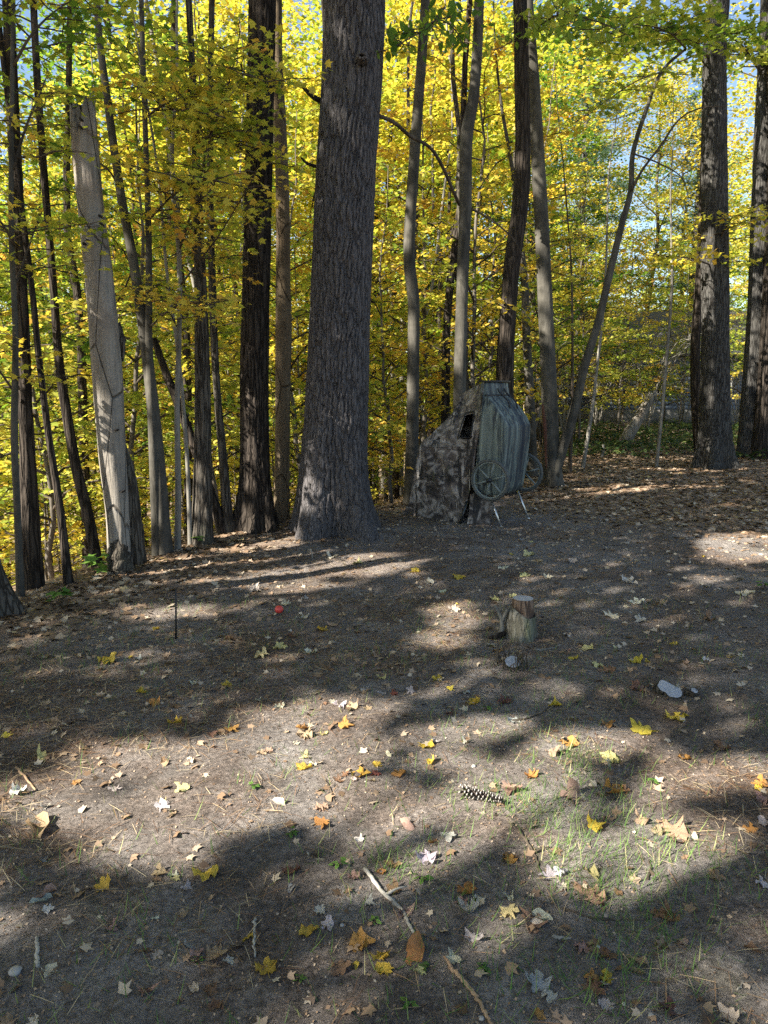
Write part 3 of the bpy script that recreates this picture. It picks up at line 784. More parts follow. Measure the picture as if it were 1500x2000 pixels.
# ------------------------------------------------------------------ tall trees further back
def tall_proto(seed, H, cb, cr, n, size, t0, tv, m, rad=0.2, T=KITE_T):
    r = np.random.default_rng(seed)
    z = np.linspace(-0.5, H, 16); a = np.cumsum(r.normal(0, 0.12, 16)); b = np.cumsum(r.normal(0, 0.12, 16))
    P = np.stack([a-a[0], b-b[0], z], -1)
    mb = MB(); mb.add(*tube(P, rad*(1-0.85*np.linspace(0,1,16)), 10, True)); tm = mb.mesh('trunk', True); tm.materials.append(m)
    lb = MB(); LPs = []; LC = []
    for i in range(34):
        f = cb+(0.98-cb)*(i+r.random())/34
        p0 = np.array([np.interp(f, np.linspace(0,1,16), P[:, k]) for k in range(3)])
        az = i*2.4+r.normal(0, .4); ln = cr*(0.55+0.75*math.sin(math.pi*min(1, 0.15+0.85*(f-cb)/(1-cb))))*r.uniform(.6, 1.15)
        t = np.linspace(0, 1, 6)
        Q = p0+np.outer(t*ln, [math.cos(az), math.sin(az), 0])+np.outer(0.45*ln*(1.3*t-.6*t*t), [0, 0, 1])+np.cumsum(r.normal(0, .05*ln, (6, 3)), 0)*t[:, None]
        lb.add(*tube(Q, np.linspace(rad*0.22, 0.01, 6), 5, False))
        m_ = n//34; nc = 9
        g = 0.3+0.7*r.random(nc); c = np.stack([np.interp(g, t, Q[:, k]) for k in range(3)], -1)+r.normal(0, .28*ln*.5, (nc, 3))*[1, 1, .6]
        k = r.integers(0, nc, m_)
        LPs.append(c[k]+r.normal(0, 0.42, (m_, 3))*[1, 1, .5]); LC.append((r.random(nc))[k]*0.6+r.random()*0.4)
    wm = lb.mesh('limbs', True); wm.materials.append(M['twig'])
    LPs = np.concatenate(LPs); LC = np.concatenate(LC)
    lm = leaf_mesh('crown', LPs, size*r.uniform(.7, 1.25, len(LPs)), T, t0+tv*(LC-.5)+r.normal(0, .05, len(LPs)), r)
    lm.materials.append(M['leaf'])
    return tm, wm, lm
TALL = [tall_proto(200, 19, .25, 3.6, 17000, .155, .55, .3, M['dark_bark'], .19), tall_proto(201, 22, .3, 4.0, 17500, .155, .43, .3, M['grey_bark'], .22),
        tall_proto(202, 17, .2, 3.4, 16500, .15, .63, .25, M['maple_bark'], .16), tall_proto(203, 21, .28, 3.8, 17000, .155, .24, .25, M['dark_bark'], .21)]
TLAB = ['tall yellow-crowned forest tree', 'tall lime-crowned forest tree', 'tall gold-crowned forest tree', 'tall green-crowned forest tree']
def put_tall(px, Y, k, sc=1.0):
    x = plan(px, Y); tm, wm, lm = TALL[k]
    t = thing('forest_tree', TLAB[k]+' '+gap(px), 'tree', (x, Y, gz(x, Y)), 'tall trees deep in the woods, kind %s' % 'yellow lime gold green'.split()[k], r.uniform(0, 6.28)); t.scale = (sc,)*3
    obj('trunk', tm, None, t); stuff(obj('limbs', wm, None, t)); stuff(obj('crown', lm, None, t))
for Y0, Y1, n in ((27, 36, 12), (36, 50, 14), (50, 68, 15)):
    for i in range(n):
        px = -250+2000*(i+r.random())/n; Y = r.uniform(Y0, Y1)
        if 1170 < px < 1340 and Y < 41: continue
        put_tall(px, Y, int(r.integers(0, 4)), r.uniform(.85, 1.2))
for px, Y, k in ((-520,18,0), (-620,24,2), (-420,30,1), (-700,30,0), (-480,12.5,3)): put_tall(px, Y, k, .95)  # unseen trees added beyond the left edge to shade the background foliage
# bare trunks between them, whose crowns lie above the picture
TR = []
for i in range(3):
    rr = np.random.default_rng(300+i); z = np.linspace(-.5, 15, 16); a = np.cumsum(rr.normal(0, .09, 16)); b = np.cumsum(rr.normal(0, .09, 16))
    mb = MB(); mb.add(*tube(np.stack([a-a[0], b-b[0], z], -1), (.09, .07, .05)[i]*(1-.75*np.linspace(0,1,16)), 8, True))
    me = mb.mesh('trunk', True); me.materials.append((M['dark_bark'], M['grey_bark'], M['pale_bark'])[i]); TR.append(me)
PL = ['dark slim trunk', 'grey slim trunk', 'pale pole-like trunk']
for i in range(46):
    px = r.uniform(-120, 1120); Y = r.uniform(12, 34) if px < 1000 else r.uniform(20, 36); k = int(r.integers(0, 3)); x = plan(px, Y)
    t = thing('forest_tree', PL[k]+' '+gap(px), 'tree', (x, Y, gz(x, Y)), PL[k]+'s on the slope', r.uniform(0, 6.28))
    t.scale = (1, 1, r.uniform(.7, 1.1)); obj('trunk', TR[k], None, t)
    c = stuff(obj('crown', HIGH_CROWN[i % 3], M['leaf'], t, (0, 0, 13.5))) if Y > 22 else None
# evergreen pines glimpsed behind
def pine_proto(seed):
    r = np.random.default_rng(seed); H = 20
    mb = MB(); mb.add(*tube(np.array([(0,0,-.5), (0.1,0,8), (0,0.1,H)]), np.array([.24,.17,.03]), 10)); tm = mb.mesh('trunk', True); tm.materials.append(M['pine_bark'])
    lb = MB(); C = []; D = []
    for i in range(60):
        z = 4+15.5*(i/60); az = i*2.4; ln = (1-z/22)*4.2*r.uniform(.7, 1.15); t = np.linspace(0, 1, 5)
        Q = np.array([0, 0, z])+np.outer(t*ln, [math.cos(az), math.sin(az), .12])+np.cumsum(r.normal(0, .06, (5, 3)), 0)
        lb.add(*tube(Q, np.linspace(.035, .006, 5), 4, False))
        m_ = int(46*ln); g = .2+.8*r.random(m_)
        c = np.stack([np.interp(g, t, Q[:, k]) for k in range(3)], -1)+r.normal(0, .2, (m_, 3))*[1, 1, .45]; C.append(c)
    wm = lb.mesh('limbs', True); wm.materials.append(M['twig'])
    C = np.concatenate(C); n = 14
    Cn = np.repeat(C, n, 0); d = r.normal(0, 1, (len(Cn), 3)); d[:, 2] += .5
    T = (np.array([(-.03,0,0), (.03,0,0), (0,1.0,0)]), [np.array([[0,1,2]])])
    V, Fs, k = leaf_batch(Cn, d, r.normal(0, 1, (len(Cn), 3)), r.uniform(.14, .24, len(Cn)), T)
    lm = np_mesh('crown', V, Fs, tint=np.repeat(r.random(len(Cn)), k)); lm.materials.append(M['needle'])
    return tm, wm, lm
PN = pine_proto(21)
for px, Y, lb in ((850,30,'blue-green evergreen pine behind the slender maple'), (1120,38,'blue-green evergreen pine behind the blotched maple'), (1330,44,'dark evergreen pine beyond the house corner')):
    x = plan(px, Y); t = thing('pine_tree', lb, 'tree', (x, Y, gz(x, Y)), None, r.uniform(0, 6))
    obj('trunk', PN[0], None, t); stuff(obj('limbs', PN[1], None, t)); stuff(obj('crown', PN[2], None, t))
# far wood, one mass
n = 60000
az = r.uniform(-1.15, 1.15, n); dd = r.uniform(68, 130, n)
xx = np.sin(az)*dd; yy_ = np.cos(az)*dd
gzv = ground_z(xx, yy_)
hh = 17+7*fbm(az*9, dd*0.05, 2, 3)
zz = gzv+hh*r.random(n)**0.85
hole = fbm(az*26, zz*.22, 4, 3) > -0.30-0.3*(zz-gzv < 11)
Pf = np.stack([xx, yy_, zz], -1)[hole]
fw = obj('far_woods', leaf_mesh('far_woods', Pf, r.uniform(.45, .95, len(Pf)), KITE_T, .48+.4*fbm(Pf[:, 0]*.12, Pf[:, 2]*.3, 1, 3)+r.normal(0, .07, len(Pf)), r), M['leaf'])
tag(fw, 'hazy mass of autumn woods closing the view', 'woods', None, 'stuff')

# ------------------------------------------------------------------ leafy limbs of the near trees
def leafy_branch(seed, pts, r0, T, size, t0, tv, nl, spread, leaf_step=0.05, start=0.1, m=None, rise=0.1, flat=0.75, droop=0.35, jit=0.05):
    t, P_, off = TREES[seed]
    b, Q = branch(t, off, pts, r0, r0*0.25, M['twig'])
    rr = np.random.default_rng(seed*7+len(pts)+nl)
    mb, LP, LC = grow(Q, np.linspace(r0, r0*.25, len(Q)), start, nl, spread, rr, rise, leaf_step, 0.16, jit)
    stuff(obj('twigs', mb.mesh('twigs', True, off), M['twig'], t))
    tint = t0+tv*(LC-.5)+rr.normal(0, .05, len(LP))
    stuff(obj('leaf_spray', leaf_mesh('leaf_spray', LP-off, size*rr.uniform(.65, 1.2, len(LP)), T, tint, rr, flat, droop), m or M['leaf'], t))
def pd(l, Y): return [pix_depth(a, b, Y+dy) for a, b, dy in l]
Y10 = TREES[10][1][0,1]; Y14 = TREES[14][1][0,1]; Y6 = TREES[6][1][0,1]
leafy_branch(10, pd([(26,330,0),(50,250,.1),(75,190,.2),(95,140,.3)], Y10), .012, MAPLE_T, .068, .45, .34, 11, .7, .034)
leafy_branch(10, pd([(26,130,0),(60,70,.0),(110,20,.2),(180,-20,.4)], Y10), .012, MAPLE_T, .068, .42, .34, 13, .8, .034)
leafy_branch(10, pd([(28,560,0),(50,500,.2),(75,430,.4),(90,400,.6)], Y10), .010, MAPLE_T, .068, .51, .34, 9, .6, .034)
leafy_branch(10, pd([(24,760,0),(-20,700,-.1),(-70,650,-.3)], Y10), .010, MAPLE_T, .068, .57, .34, 9, .7, .034)
leafy_branch(10, pd([(30,480,0),(-10,420,-.2),(-60,400,-.3)], Y10), .010, MAPLE_T, .068, .49, .34, 10, .8, .034)
leafy_branch(14, pd([(350,490,0),(385,380,-.1),(410,270,-.2),(470,150,-.3)], Y14), .014, MAPLE_T, .068, .49, .34, 15, .8, .034)
leafy_branch(14, pd([(345,200,0),(380,150,-.2),(440,130,-.5),(520,160,-.8)], Y14), .012, MAPLE_T, .068, .51, .34, 14, .8, .034)
leafy_branch(14, pd([(340,260,0),(300,180,.1),(260,110,.2),(210,60,.3)], Y14), .012, MAPLE_T, .068, .47, .34, 14, .85, .034)
leafy_branch(14, pd([(350,560,0),(420,470,-.3),(470,390,-.9),(505,330,-1.2)], Y14), .010, MAPLE_T, .068, .62, .34, 10, .55, .034)
leafy_branch(14, pd([(347,640,0),(300,560,.2),(240,520,.3)], Y14), .008, MAPLE_T, .068, .61, .34, 9, .6, .034)
leafy_branch(6, pd([(290,430,0),(340,380,-.4),(400,350,-.8),(450,360,-1.0)], Y6), .012, MAPLE_T, .068, .59, .34, 13, .75, .034)
leafy_branch(6, pd([(284,230,0),(330,200,-.3),(390,210,-.6),(440,230,-.8)], Y6), .012, MAPLE_T, .068, .55, .34, 13, .8, .034)
leafy_branch(6, pd([(291,640,0),(340,600,-.4),(400,590,-.8),(440,610,-1.0)], Y6), .010, MAPLE_T, .068, .62, .34, 11, .65, .034)
leafy_branch(5, pd([(236,380,0),(210,330,.0),(150,300,.1),(90,300,.2)], TREES[5][1][0,1]), .012, MAPLE_T, .068, .54, .34, 11, .7, .034)
leafy_branch(5, pd([(262,520,0),(220,600,.1),(130,640,.2),(80,700,.2)], TREES[5][1][0,1]), .010, MAPLE_T, .068, .61, .34, 11, .7, .034)
leafy_branch(4, pd([(385,420,-.2),(400,330,-.5),(390,240,-.7),(360,150,-.9)], TREES[4][1][0,1]), .012, MAPLE_T, .07, .55, .34, 16, .75, .034)
leafy_branch(4, pd([(390,300,-.2),(420,240,-.5),(450,150,-.7),(470,60,-.9)], TREES[4][1][0,1]), .012, MAPLE_T, .07, .50, .34, 16, .75, .034)
leafy_branch(4, pd([(388,520,-.2),(370,470,-.4),(340,430,-.5),(310,420,-.6)], TREES[4][1][0,1]), .010, MAPLE_T, .07, .60, .34, 12, .6, .034)
Y17 = TREES[17][1][0,1]; Y18 = TREES[18][1][0,1]; Y20 = TREES[20][1][0,1]; Y22 = TREES[22][1][0,1]; Y24 = TREES[24][1][0,1]
leafy_branch(17, pd([(868,15,-2.0),(840,50,-2.3),(800,75,-2.6),(750,100,-2.8)], Y17), .012, OVAL_T, .105, .20, .2, 10, .55, .05, flat=.35, droop=.9)
leafy_branch(17, pd([(835,60,0),(860,40,-1.2),(890,60,-2.0),(905,90,-2.4)], Y17), .012, OVAL_T, .105, .22, .2, 7, .45, .05, flat=.35, droop=.9)
leafy_branch(20, pd([(1034,40,0),(1010,70,-1.0),(985,90,-1.6),(960,100,-2.2)], Y20), .012, OVAL_T, .10, .35, .2, 8, .55, .05, flat=.4, droop=.8)
leafy_branch(20, pd([(1040,60,0),(1090,30,-1.5),(1160,40,-2.6),(1230,70,-3.2)], Y20), .016, OVAL_T, .11, .30, .2, 20, .85, .04, flat=.4, droop=.8)
leafy_branch(20, pd([(1340,95,-.1),(1300,60,-.6),(1230,50,-1.0),(1160,90,-1.4)], Y20), .014, MAPLE_T, .10, .40, .25, 22, 1.0, .04)
leafy_branch(20, pd([(1292,140,-.1),(1240,160,-.5),(1180,200,-.8),(1120,240,-1.0)], Y20), .012, MAPLE_T, .10, .48, .2, 12, .9)
leafy_branch(22, pd([(1396,120,0),(1340,80,-.5),(1280,60,-1.0),(1220,110,-1.3)], Y22), .03, KITE_T, .13, .38, .25, 26, 1.6, .04)
leafy_branch(22, pd([(1400,480,0),(1420,440,-.5),(1440,420,-.9),(1470,440,-1.2)], Y22), .02, KITE_T, .13, .58, .2, 9, 1.0)
leafy_branch(22, pd([(1396,520,0),(1350,505,-.6),(1300,500,-1.0),(1250,490,-1.2)], Y22), .018, KITE_T, .13, .62, .2, 9, .9)
leafy_branch(24, pd([(1490,150,0),(1450,90,-.5),(1400,60,-1.0)], Y24), .025, KITE_T, .13, .38, .25, 22, 1.5, .04)
leafy_branch(2, pd([(500,330,-.2),(470,290,-.5),(430,270,-.8),(380,260,-1.0)], TREES[2][1][0,1]), .014, MAPLE_T, .09, .48, .25, 9, .7)

# ------------------------------------------------------------------ tall trees up-sun, outside the view: crowns shaped to shade the yard in patches
LIT = [(620,1102,200,27), (530,1138,160,13), (330,1192,95,14), (480,1062,120,13), (885,1200,60,22), (870,1240,55,18), (1440,1068,80,26), (1255,985,60,9),
       (1180,905,110,9), (1310,892,120,9), (1400,960,90,8), (1395,1135,45,4),
       (360,1475,260,58), (560,1440,170,66), (660,1375,120,24), (1000,1600,170,40), (130,1560,190,62), (420,1560,260,62), (690,1580,130,70), (250,1640,170,30),
       (940,1415,110,26), (1010,1560,180,62), (1150,1450,150,34), (1370,1500,170,36), (1120,1645,150,45), (1280,1710,110,30), (880,1480,110,24),
       (620,1965,150,36), (760,1700,60,26)]
n = 118000
rr = np.random.default_rng(8)
gxp = rr.uniform(-8, 13, n); gyp = rr.uniform(-1.5, 20, n)
Gp = np.stack([gxp, gyp, np.zeros(n)], -1)
pxx, pyy, pz = project(Gp)
vis = (pz > .5) & (pxx > -40) & (pxx < 1540) & (pyy < 2050) & (gyp < 17)
wob = 0.55*fbm(gxp*2.2, gyp*2.2, 2, 3)
lit = np.zeros(n, bool)
for cx, cy, ax_, ay_ in LIT:
    lit |= vis & ((((pxx-cx)/ax_/1.02)**2+((pyy-cy)/(ay_*.95+4))**2+wob) < 1.0)
lit |= (~vis) & (fbm(gxp*.55, gyp*.55, 4, 3) > .12)
lit |= fbm(gxp*1.9+4, gyp*1.9, 6, 3) > np.where(vis & (pyy > 1000) & (pyy < 1410), .55, .4)
lit |= (crest_dist(gxp, gyp) > 1.5) & (gyp > 9)
pl0 = np.array([PINE[0, 0], PINE[0, 1]]); pdir = -SUN[:2]/SUN[2]
pt = np.clip(((gxp-pl0[0])*pdir[0]+(gyp-pl0[1])*pdir[1])/(pdir@pdir), .25, 7)      # crowns kept closed here so their shade covers the pine
lit &= np.hypot(gxp-pl0[0]-pt*pdir[0], gyp-pl0[1]-pt*pdir[1]) > .55
FLECK = [(2,485,770,.16), (2,488,800,.12), (2,482,850,.18), (2,484,885,.16), (2,490,1010,.15), (6000,215,800,.16), (6000,220,860,.2), (6000,224,930,.22), (6000,228,1000,.22), (6000,232,1070,.25), (6000,236,1105,.2),
         (4,382,930,.2), (4,384,1000,.22), (4,386,1040,.2), (8,430,900,.15), (1,668,1000,.13), (1,664,1020,.13), (17,803,640,.18), (17,800,760,.16), (17,800,450,.2), (17,798,400,.15), (18,900,620,.25), (18,900,690,.22), (18,902,560,.15),
         (20,1056,560,.25), (20,1052,350,.2), (20,1058,470,.15), (20,1062,640,.2), (22,1388,560,.3), (22,1392,620,.3), (22,1385,480,.25), (22,1390,330,.25), (24,1472,640,.35), (24,1470,700,.35), (24,1480,560,.3), (14,348,900,.15), (14,347,980,.15), (6,300,900,.15), (6,296,760,.15), (9,55,980,.12), (3,545,960,.14), (3,546,990,.12)]
for sd_, a, b, rf_ in FLECK:
    Yf = (P_SNAG if sd_ == 6000 else TREES[sd_][1])[0, 1]
    q = pix_depth(a, b, Yf-.1); q = q-SUN/SUN[2]*q[2]
    lit |= np.hypot(gxp-q[0], gyp-q[1])*(1+.5*fbm(gxp*3, gyp*3, 5, 2)) < rf_*1.5
thick = np.where(vis & (pyy > 1640), np.where(pxx < 650, .85, .45), np.where(vis, .85, .8))*np.clip(1+.7*fbm(gxp*1.3+9, gyp*1.3, 1, 3), .3, 1.25)
keep = ((~lit) & (rr.random(n) < thick)) | (rr.random(n) < 0.005)
gxp, gyp = gxp[keep], gyp[keep]
hc = np.where((gyp > 9.5) | (gxp > 4.5), rr.uniform(11.5, 17, len(gxp)), rr.uniform(6.5, 10.5, len(gxp)))
Cp = np.stack([gxp, gyp, 0*gxp], -1)+SUN[None]/SUN[2]*hc[:, None]  # leaves set up the sun ray from each ground point to be shaded
CT = np.array([(-21,-8), (-14.5,-8.5), (-8,-8), (-20,-1.5), (-14,-2), (-8.5,-3), (-17,5), (-11.5,4.5), (-10.5,10.5), (-7.5,3.2)], float)
own = np.argmin(((Cp[:, None, :2]-CT[None])**2).sum(-1), 1)
CL = ['tall maple up the bank whose crown shades the yard, standing past the crest', 'tall maple by the yard edge whose crown shades the blind']
for i, (cx, cy) in enumerate(CT):
    base = np.array([cx, cy, gz(cx, cy)]); Lp = Cp[own == i]
    if len(Lp) < 50: continue
    t = thing('shade_tree', 'tall maple outside the clearing whose crown shades the yard', 'tree', tuple(base), 'shade trees outside the clearing')
    top = np.array([cx, cy, 14.0])
    P_ = catmull([base-[0,0,.4], base*.5+top*.5+[.2,.1,0], top], 18)
    obj('trunk', trunk_mesh('trunk', P_, np.linspace(.24, .06, 18), 14, base, .3, 4, None, .05, 60+i), M['grey_bark'], t)
    lb = MB()
    for k in range(8):
        e = Lp[rr.integers(0, len(Lp))]; s0 = P_[rr.integers(8, 17)]
        lb.add(*tube(catmull([s0, (s0+e)/2+[0,0,.4], e], 7), np.linspace(.045, .01, 7), 5, False))
    stuff(obj('limbs', lb.mesh('limbs', True, base), M['twig'], t))
    stuff(obj('crown', leaf_mesh('crown', Lp-base, rr.uniform(.17, .26, len(Lp)), KITE_T, .5+.2*rr.normal(0, 1, len(Lp))*.5, rr), M['leaf'], t))

# ------------------------------------------------------------------ the blind: fabric tent on an upturned wheeled sled
def camo_fabric():
    m, t, p = mat('camouflage_fabric')
    v = coords(t)
    n1 = noise(t, v, 3.0, 4, 0.55, 0.6); n2 = noise(t, v, 10, 4, 0.6, 0.8)
    c = ramp(t, n1, [(0.40, (0.010,0.008,0.008)), (0.46, (0.06,0.044,0.036)), (0.54, (0.15,0.118,0.098)), (0.60, (0.27,0.235,0.205)), (0.68, (0.05,0.046,0.032))])
    c = mix(t, 0.6, c, ramp(t, n2, [(0.40, (0.006,0.005,0.005)), (0.5, (0.09,0.072,0.062)), (0.60, (0.42,0.375,0.335))]))
    for k_, (rot, col, th_) in enumerate(((0.6, (0.010,0.008,0.008), .60), (-0.8, (0.45,0.41,0.36), .66), (1.5, (0.008,0.007,0.007), .63), (0.25, (0.40,0.36,0.32), .67), (-1.9, (0.06,0.07,0.03), .66))):   # printed twigs and leaves
        mp = N(t, 'ShaderNodeMapping'); mp.inputs['Rotation'].default_value = (rot, rot*.8, rot*.5); mp.inputs['Location'].default_value = (k_*3.1, k_*1.7, 0); mp.inputs['Scale'].default_value = (12, 12, 1.5)
        L(t, v, mp.inputs[0])
        c = mix(t, ramp(t, noise(t, mp.outputs[0], 1.0, 3, .55, .6), [(th_, (0,0,0)), (th_+.03, (.9,)*3)]), c, col)
    L(t, c, p.inputs['Base Color']); p.inputs['Roughness'].default_value = 0.75
    p.inputs['Sheen Weight'].default_value = 0.15
    bump(t, p, noise(t, v, 9, 4, 0.6, 0.6), 0.012)
    return m
def sled_plastic():
    m, t, p = mat('sled_plastic')
    v = coords(t, (17, 17, 0.7))
    n1 = noise(t, v, 1.0, 6, 0.66, 0.9); n2 = noise(t, coords(t, (26, 26, 2.4)), 1.0, 4, 0.6, 0.5)
    c = ramp(t, n1, [(0.30, (0.010,0.013,0.018)), (0.40, (0.03,0.04,0.045)), (0.46, (0.10,0.125,0.112)), (0.60, (0.175,0.21,0.188)), (0.72, (0.32,0.36,0.32))])
    c = mix(t, ramp(t, n2, [(0.54, (0,0,0)), (0.62, (0.8,)*3)]), c, (0.012,0.018,0.030))
    at = N(t, 'ShaderNodeAttribute', attribute_name='stripe')
    c = mix(t, math_(t, 'MULTIPLY', at.outputs['Fac'], ramp(t, n1, [(.35, (.95,)*3), (.7, (.5,)*3)])), c, (0.010,0.016,0.028))
    L(t, c, p.inputs['Base Color']); p.inputs['Roughness'].default_value = 0.7
    bump(t, p, n2, 0.004)
    return m
M['camo'] = camo_fabric(); M['sled'] = sled_plastic()
M['rubber'] = plain('tyre_rubber', (0.07,0.076,0.073), 0.7, 0, 40, 0.4, 0.003)
M['rim'] = plain('wheel_plastic', (0.17,0.20,0.19), 0.45, 0, 20, 0.3)
M['alu'] = plain('aluminium', (0.62,0.62,0.60), 0.35, 0.9, 30, 0.12)
M['black'] = plain('black_trim', (0.012,0.012,0.013), 0.6, 0, 30, 0.3)
M['steel'] = plain('dark_steel', (0.05,0.055,0.06), 0.4, 0.8, 30, 0.3)
A_ = np.array([0.57, 0.82, 0]); A_ /= np.linalg.norm(A_)
N_ = np.array([A_[1], -A_[0], 0])
K = pix_depth(987, 834, 8.28)
foot = np.array([K[0], K[1], gz(K[0], K[1])])
bl = thing('hunting_blind', 'camouflage tent blind fixed to an upturned ribbed green sled on spoked wheels', 'hunting blind', tuple(foot))
W_h = 0.64
def corner(py, dpx=0.0):                 # near lower corner of the hull at picture row py
    return pix_plane(987+dpx, py, K, N_)
# hull sections from bow (top) to stern: picture row, depth of the hull, half-width loss, shift along N
SEC = [(747,0.05,0.045,-0.27), (768,0.07,0.035,-0.255), (773,0.055,0.04,-0.25), (780,0.10,0.03,-0.21), (800,0.19,0.012,-0.12), (818,0.27,0.003,-0.045), (834,0.315,0,0), (860,0.32,0,0.0),
       (900,0.32,0,-0.02), (940,0.32,0,-0.045), (958,0.31,0.01,-0.06), (968,0.25,0.02,-0.09)]
prof = []
NB, NS = 33, 9
for py, D, inset, sh in SEC:
    zc = pix_depth(987, py, K[1])[2]
    c0 = np.array([K[0], K[1], zc])+N_*sh+A_*inset; c1 = np.array([K[0], K[1], zc])+N_*sh+A_*(W_h-inset)
    row = []
    for i in range(NS): row.append(c0-N_*D*(1-i/NS)+A_*(-0.012*(1-i/NS)))
    for i in range(NB):
        u = i/(NB-1); rib = 0.018*max(0, math.cos(u*2*math.pi*4.0))**0.6*(1 if 782 < py < 966 else 0.2)
        row.append(c0*(1-u)+c1*u+N_*(rib-0.012*(abs(2*u-1)**6)))
    for i in range(NS): row.append(c1-N_*D*((i+1)/NS)+A_*(0.012*(i+1)/NS))
    prof.append(row)
prof = np.array(prof); nr_, nc_ = prof.shape[:2]
# refine along the height
tt = np.linspace(0, nr_-1, 60); pf = np.stack([np.stack([np.interp(tt, np.arange(nr_), prof[:, c, k]) for c in range(nc_)], 1) for k in range(3)], -1)
V = pf.reshape(-1, 3); nr_ = 60
i0 = np.arange(nr_-1)[:, None]*nc_+np.arange(nc_-1)[None]
q4 = np.stack([i0, i0+1, i0+nc_+1, i0+nc_], -1).reshape(-1, 4)
stern = np.vstack([pf[-1]-[0,0,0.004], (pf[-1].mean(0)-N_*0.02)[None]])
V2 = np.vstack([V, stern]); b0 = len(V)
tri = np.stack([b0+np.arange(nc_-1), b0+np.arange(1, nc_), np.full(nc_-1, b0+nc_)], -1)
bcol = np.zeros(nc_); rb_ = np.random.default_rng(4)
for i in range(NB):
    u = i/(NB-1); bcol[NS+i] = 1.0 if (math.cos(u*2*math.pi*4.0) < -.15 and u > .12) or i in (17, 22, 23) else .15*rb_.random()
bcol[2:5] = .35
bands = np.r_[np.tile(bcol, nr_), bcol, 0]
hull = obj('sled_hull', np_mesh('sled_hull', V2-foot, [q4, tri], smooth=True, attrs={'stripe': bands}), M['sled'], bl)
sm_ = hull.modifiers.new('thickness', 'SOLIDIFY'); sm_.thickness = 0.008
# bow lip, dark gap band and straps
mb = MB(); c = (prof[0, NS]+prof[0, NS+NB-1])/2+N_*0.004
mb.add(*box(c-N_*0.03-foot+np.array([0,0,0.014]), (W_h*0.93, 0.12, 0.02), np.array([A_, N_, [0,0,1]])))
obj('bow_lip', mb.mesh('bow_lip'), M['black'], bl)
mb = MB(); mb.add(*tube(np.array([prof[2, NS-4]-A_*.01]+[prof[2, NS+i]+N_*.012 for i in range(0, NB, 4)]), .012, 7)); obj('lashing', mb.mesh('lashing', True, foot), M['black'], bl)  # black tube stands for the shaded gap under the lip, with its straps
for u in (0.45, 0.72):
    i = NS+int(u*NB); p0 = prof[1, i]+N_*0.012; p1 = prof[4, i]+N_*0.02
    mb = MB(); mb.add(*tube(catmull([p0+[0,0,.05], p0+N_*.03, (p0+p1)/2+N_*.045+A_*.03, p1+A_*.04], 12), 0.009, 6)); obj('strap', mb.mesh('strap', True, foot), M['black'], bl)
# wheels
def wheel(C, rad, name='wheel'):
    rg = np.stack([N_, [0,0,1], A_])     # plane axes, then axle
    th = np.linspace(0, 2*np.pi, 73)[:-1]
    mb = MB(); nsec = 10; ph = np.linspace(0, 2*np.pi, nsec, endpoint=False)
    Vv = []
    for k, a in enumerate(th):
        lug = 0.006 if (k % 3) == 0 else 0
        for b in ph:
            rr_ = rad-0.017+(0.017+lug*(math.cos(b) > 0.2))*math.cos(b); zz_ = 0.024*math.sin(b)
            Vv.append(C+rg[0]*rr_*math.cos(a)+rg[1]*rr_*math.sin(a)+rg[2]*zz_)
    n_ = len(th); i = np.arange(n_)[:, None]; j = np.arange(nsec)[None]
    qd = np.stack([i*nsec+j, ((i+1) % n_)*nsec+j, ((i+1) % n_)*nsec+(j+1) % nsec, i*nsec+(j+1) % nsec], -1).reshape(-1, 4)
    mb.add(np.array(Vv), [qd]); ty = obj(name, mb.mesh('tyre', True, foot), M['rubber'], bl)
    mb = MB(); P_ = np.array([C+rg[0]*(rad-.036)*math.cos(a)+rg[1]*(rad-.036)*math.sin(a) for a in np.append(th, th[0])])
    mb.add(*tube(P_, 0.011, 6, False)); obj('rim', mb.mesh('rim', True, foot), M['rim'], ty)
    for s in range(6):
        a = s*math.pi/3+0.3; d = rg[0]*math.cos(a)+rg[1]*math.sin(a)
        mb = MB(); mb.add(*tube(np.array([C+d*.02, C+d*(rad-.036)]), np.array([.013, .009]), 6)); obj('spoke', mb.mesh('spoke', True, foot), M['rim'], ty)
    mb = MB(); mb.add(*tube(np.array([C-A_*.045, C+A_*.045]), .026, 12)); mb.add(*tube(np.array([C-A_*.06, C-A_*.045]), .012, 8)); obj('hub', mb.mesh('hub', False, foot), M['steel'], ty)
w1 = pix_depth(957, 938, 8.22); w2 = w1+A_*0.92
wheel(w1, 0.235); wheel(w2, 0.235)
mb = MB(); mb.add(*tube(np.array([w1, w2]), 0.011, 8)); obj('axle', mb.mesh('axle', True, foot), M['steel'], bl)
# legs
def leg(a, b, dY, m, r0, name='leg'):
    f = pix_ground(*b); s = pix_depth(a[0], a[1], f[1]+dY)
    f = f-np.array([0,0,.01])
    mb = MB(); mb.add(*tube(np.array([s+(s-f)*.15, f]), r0, 10)); mb.add(*tube(np.array([f+(s-f)*.0, f+(s-f)*.06]), r0*1.25, 10))
    return obj(name, mb.mesh(name, True, foot), m, bl)
leg((962,984), (979,1029), .08, M['alu'], .0125); leg((1012,962), (1033,1013), .08, M['alu'], .0125)
leg((910,985), (898,1024), .03, M['steel'], .014); leg((952,990), (940,1015), .03, M['steel'], .012)
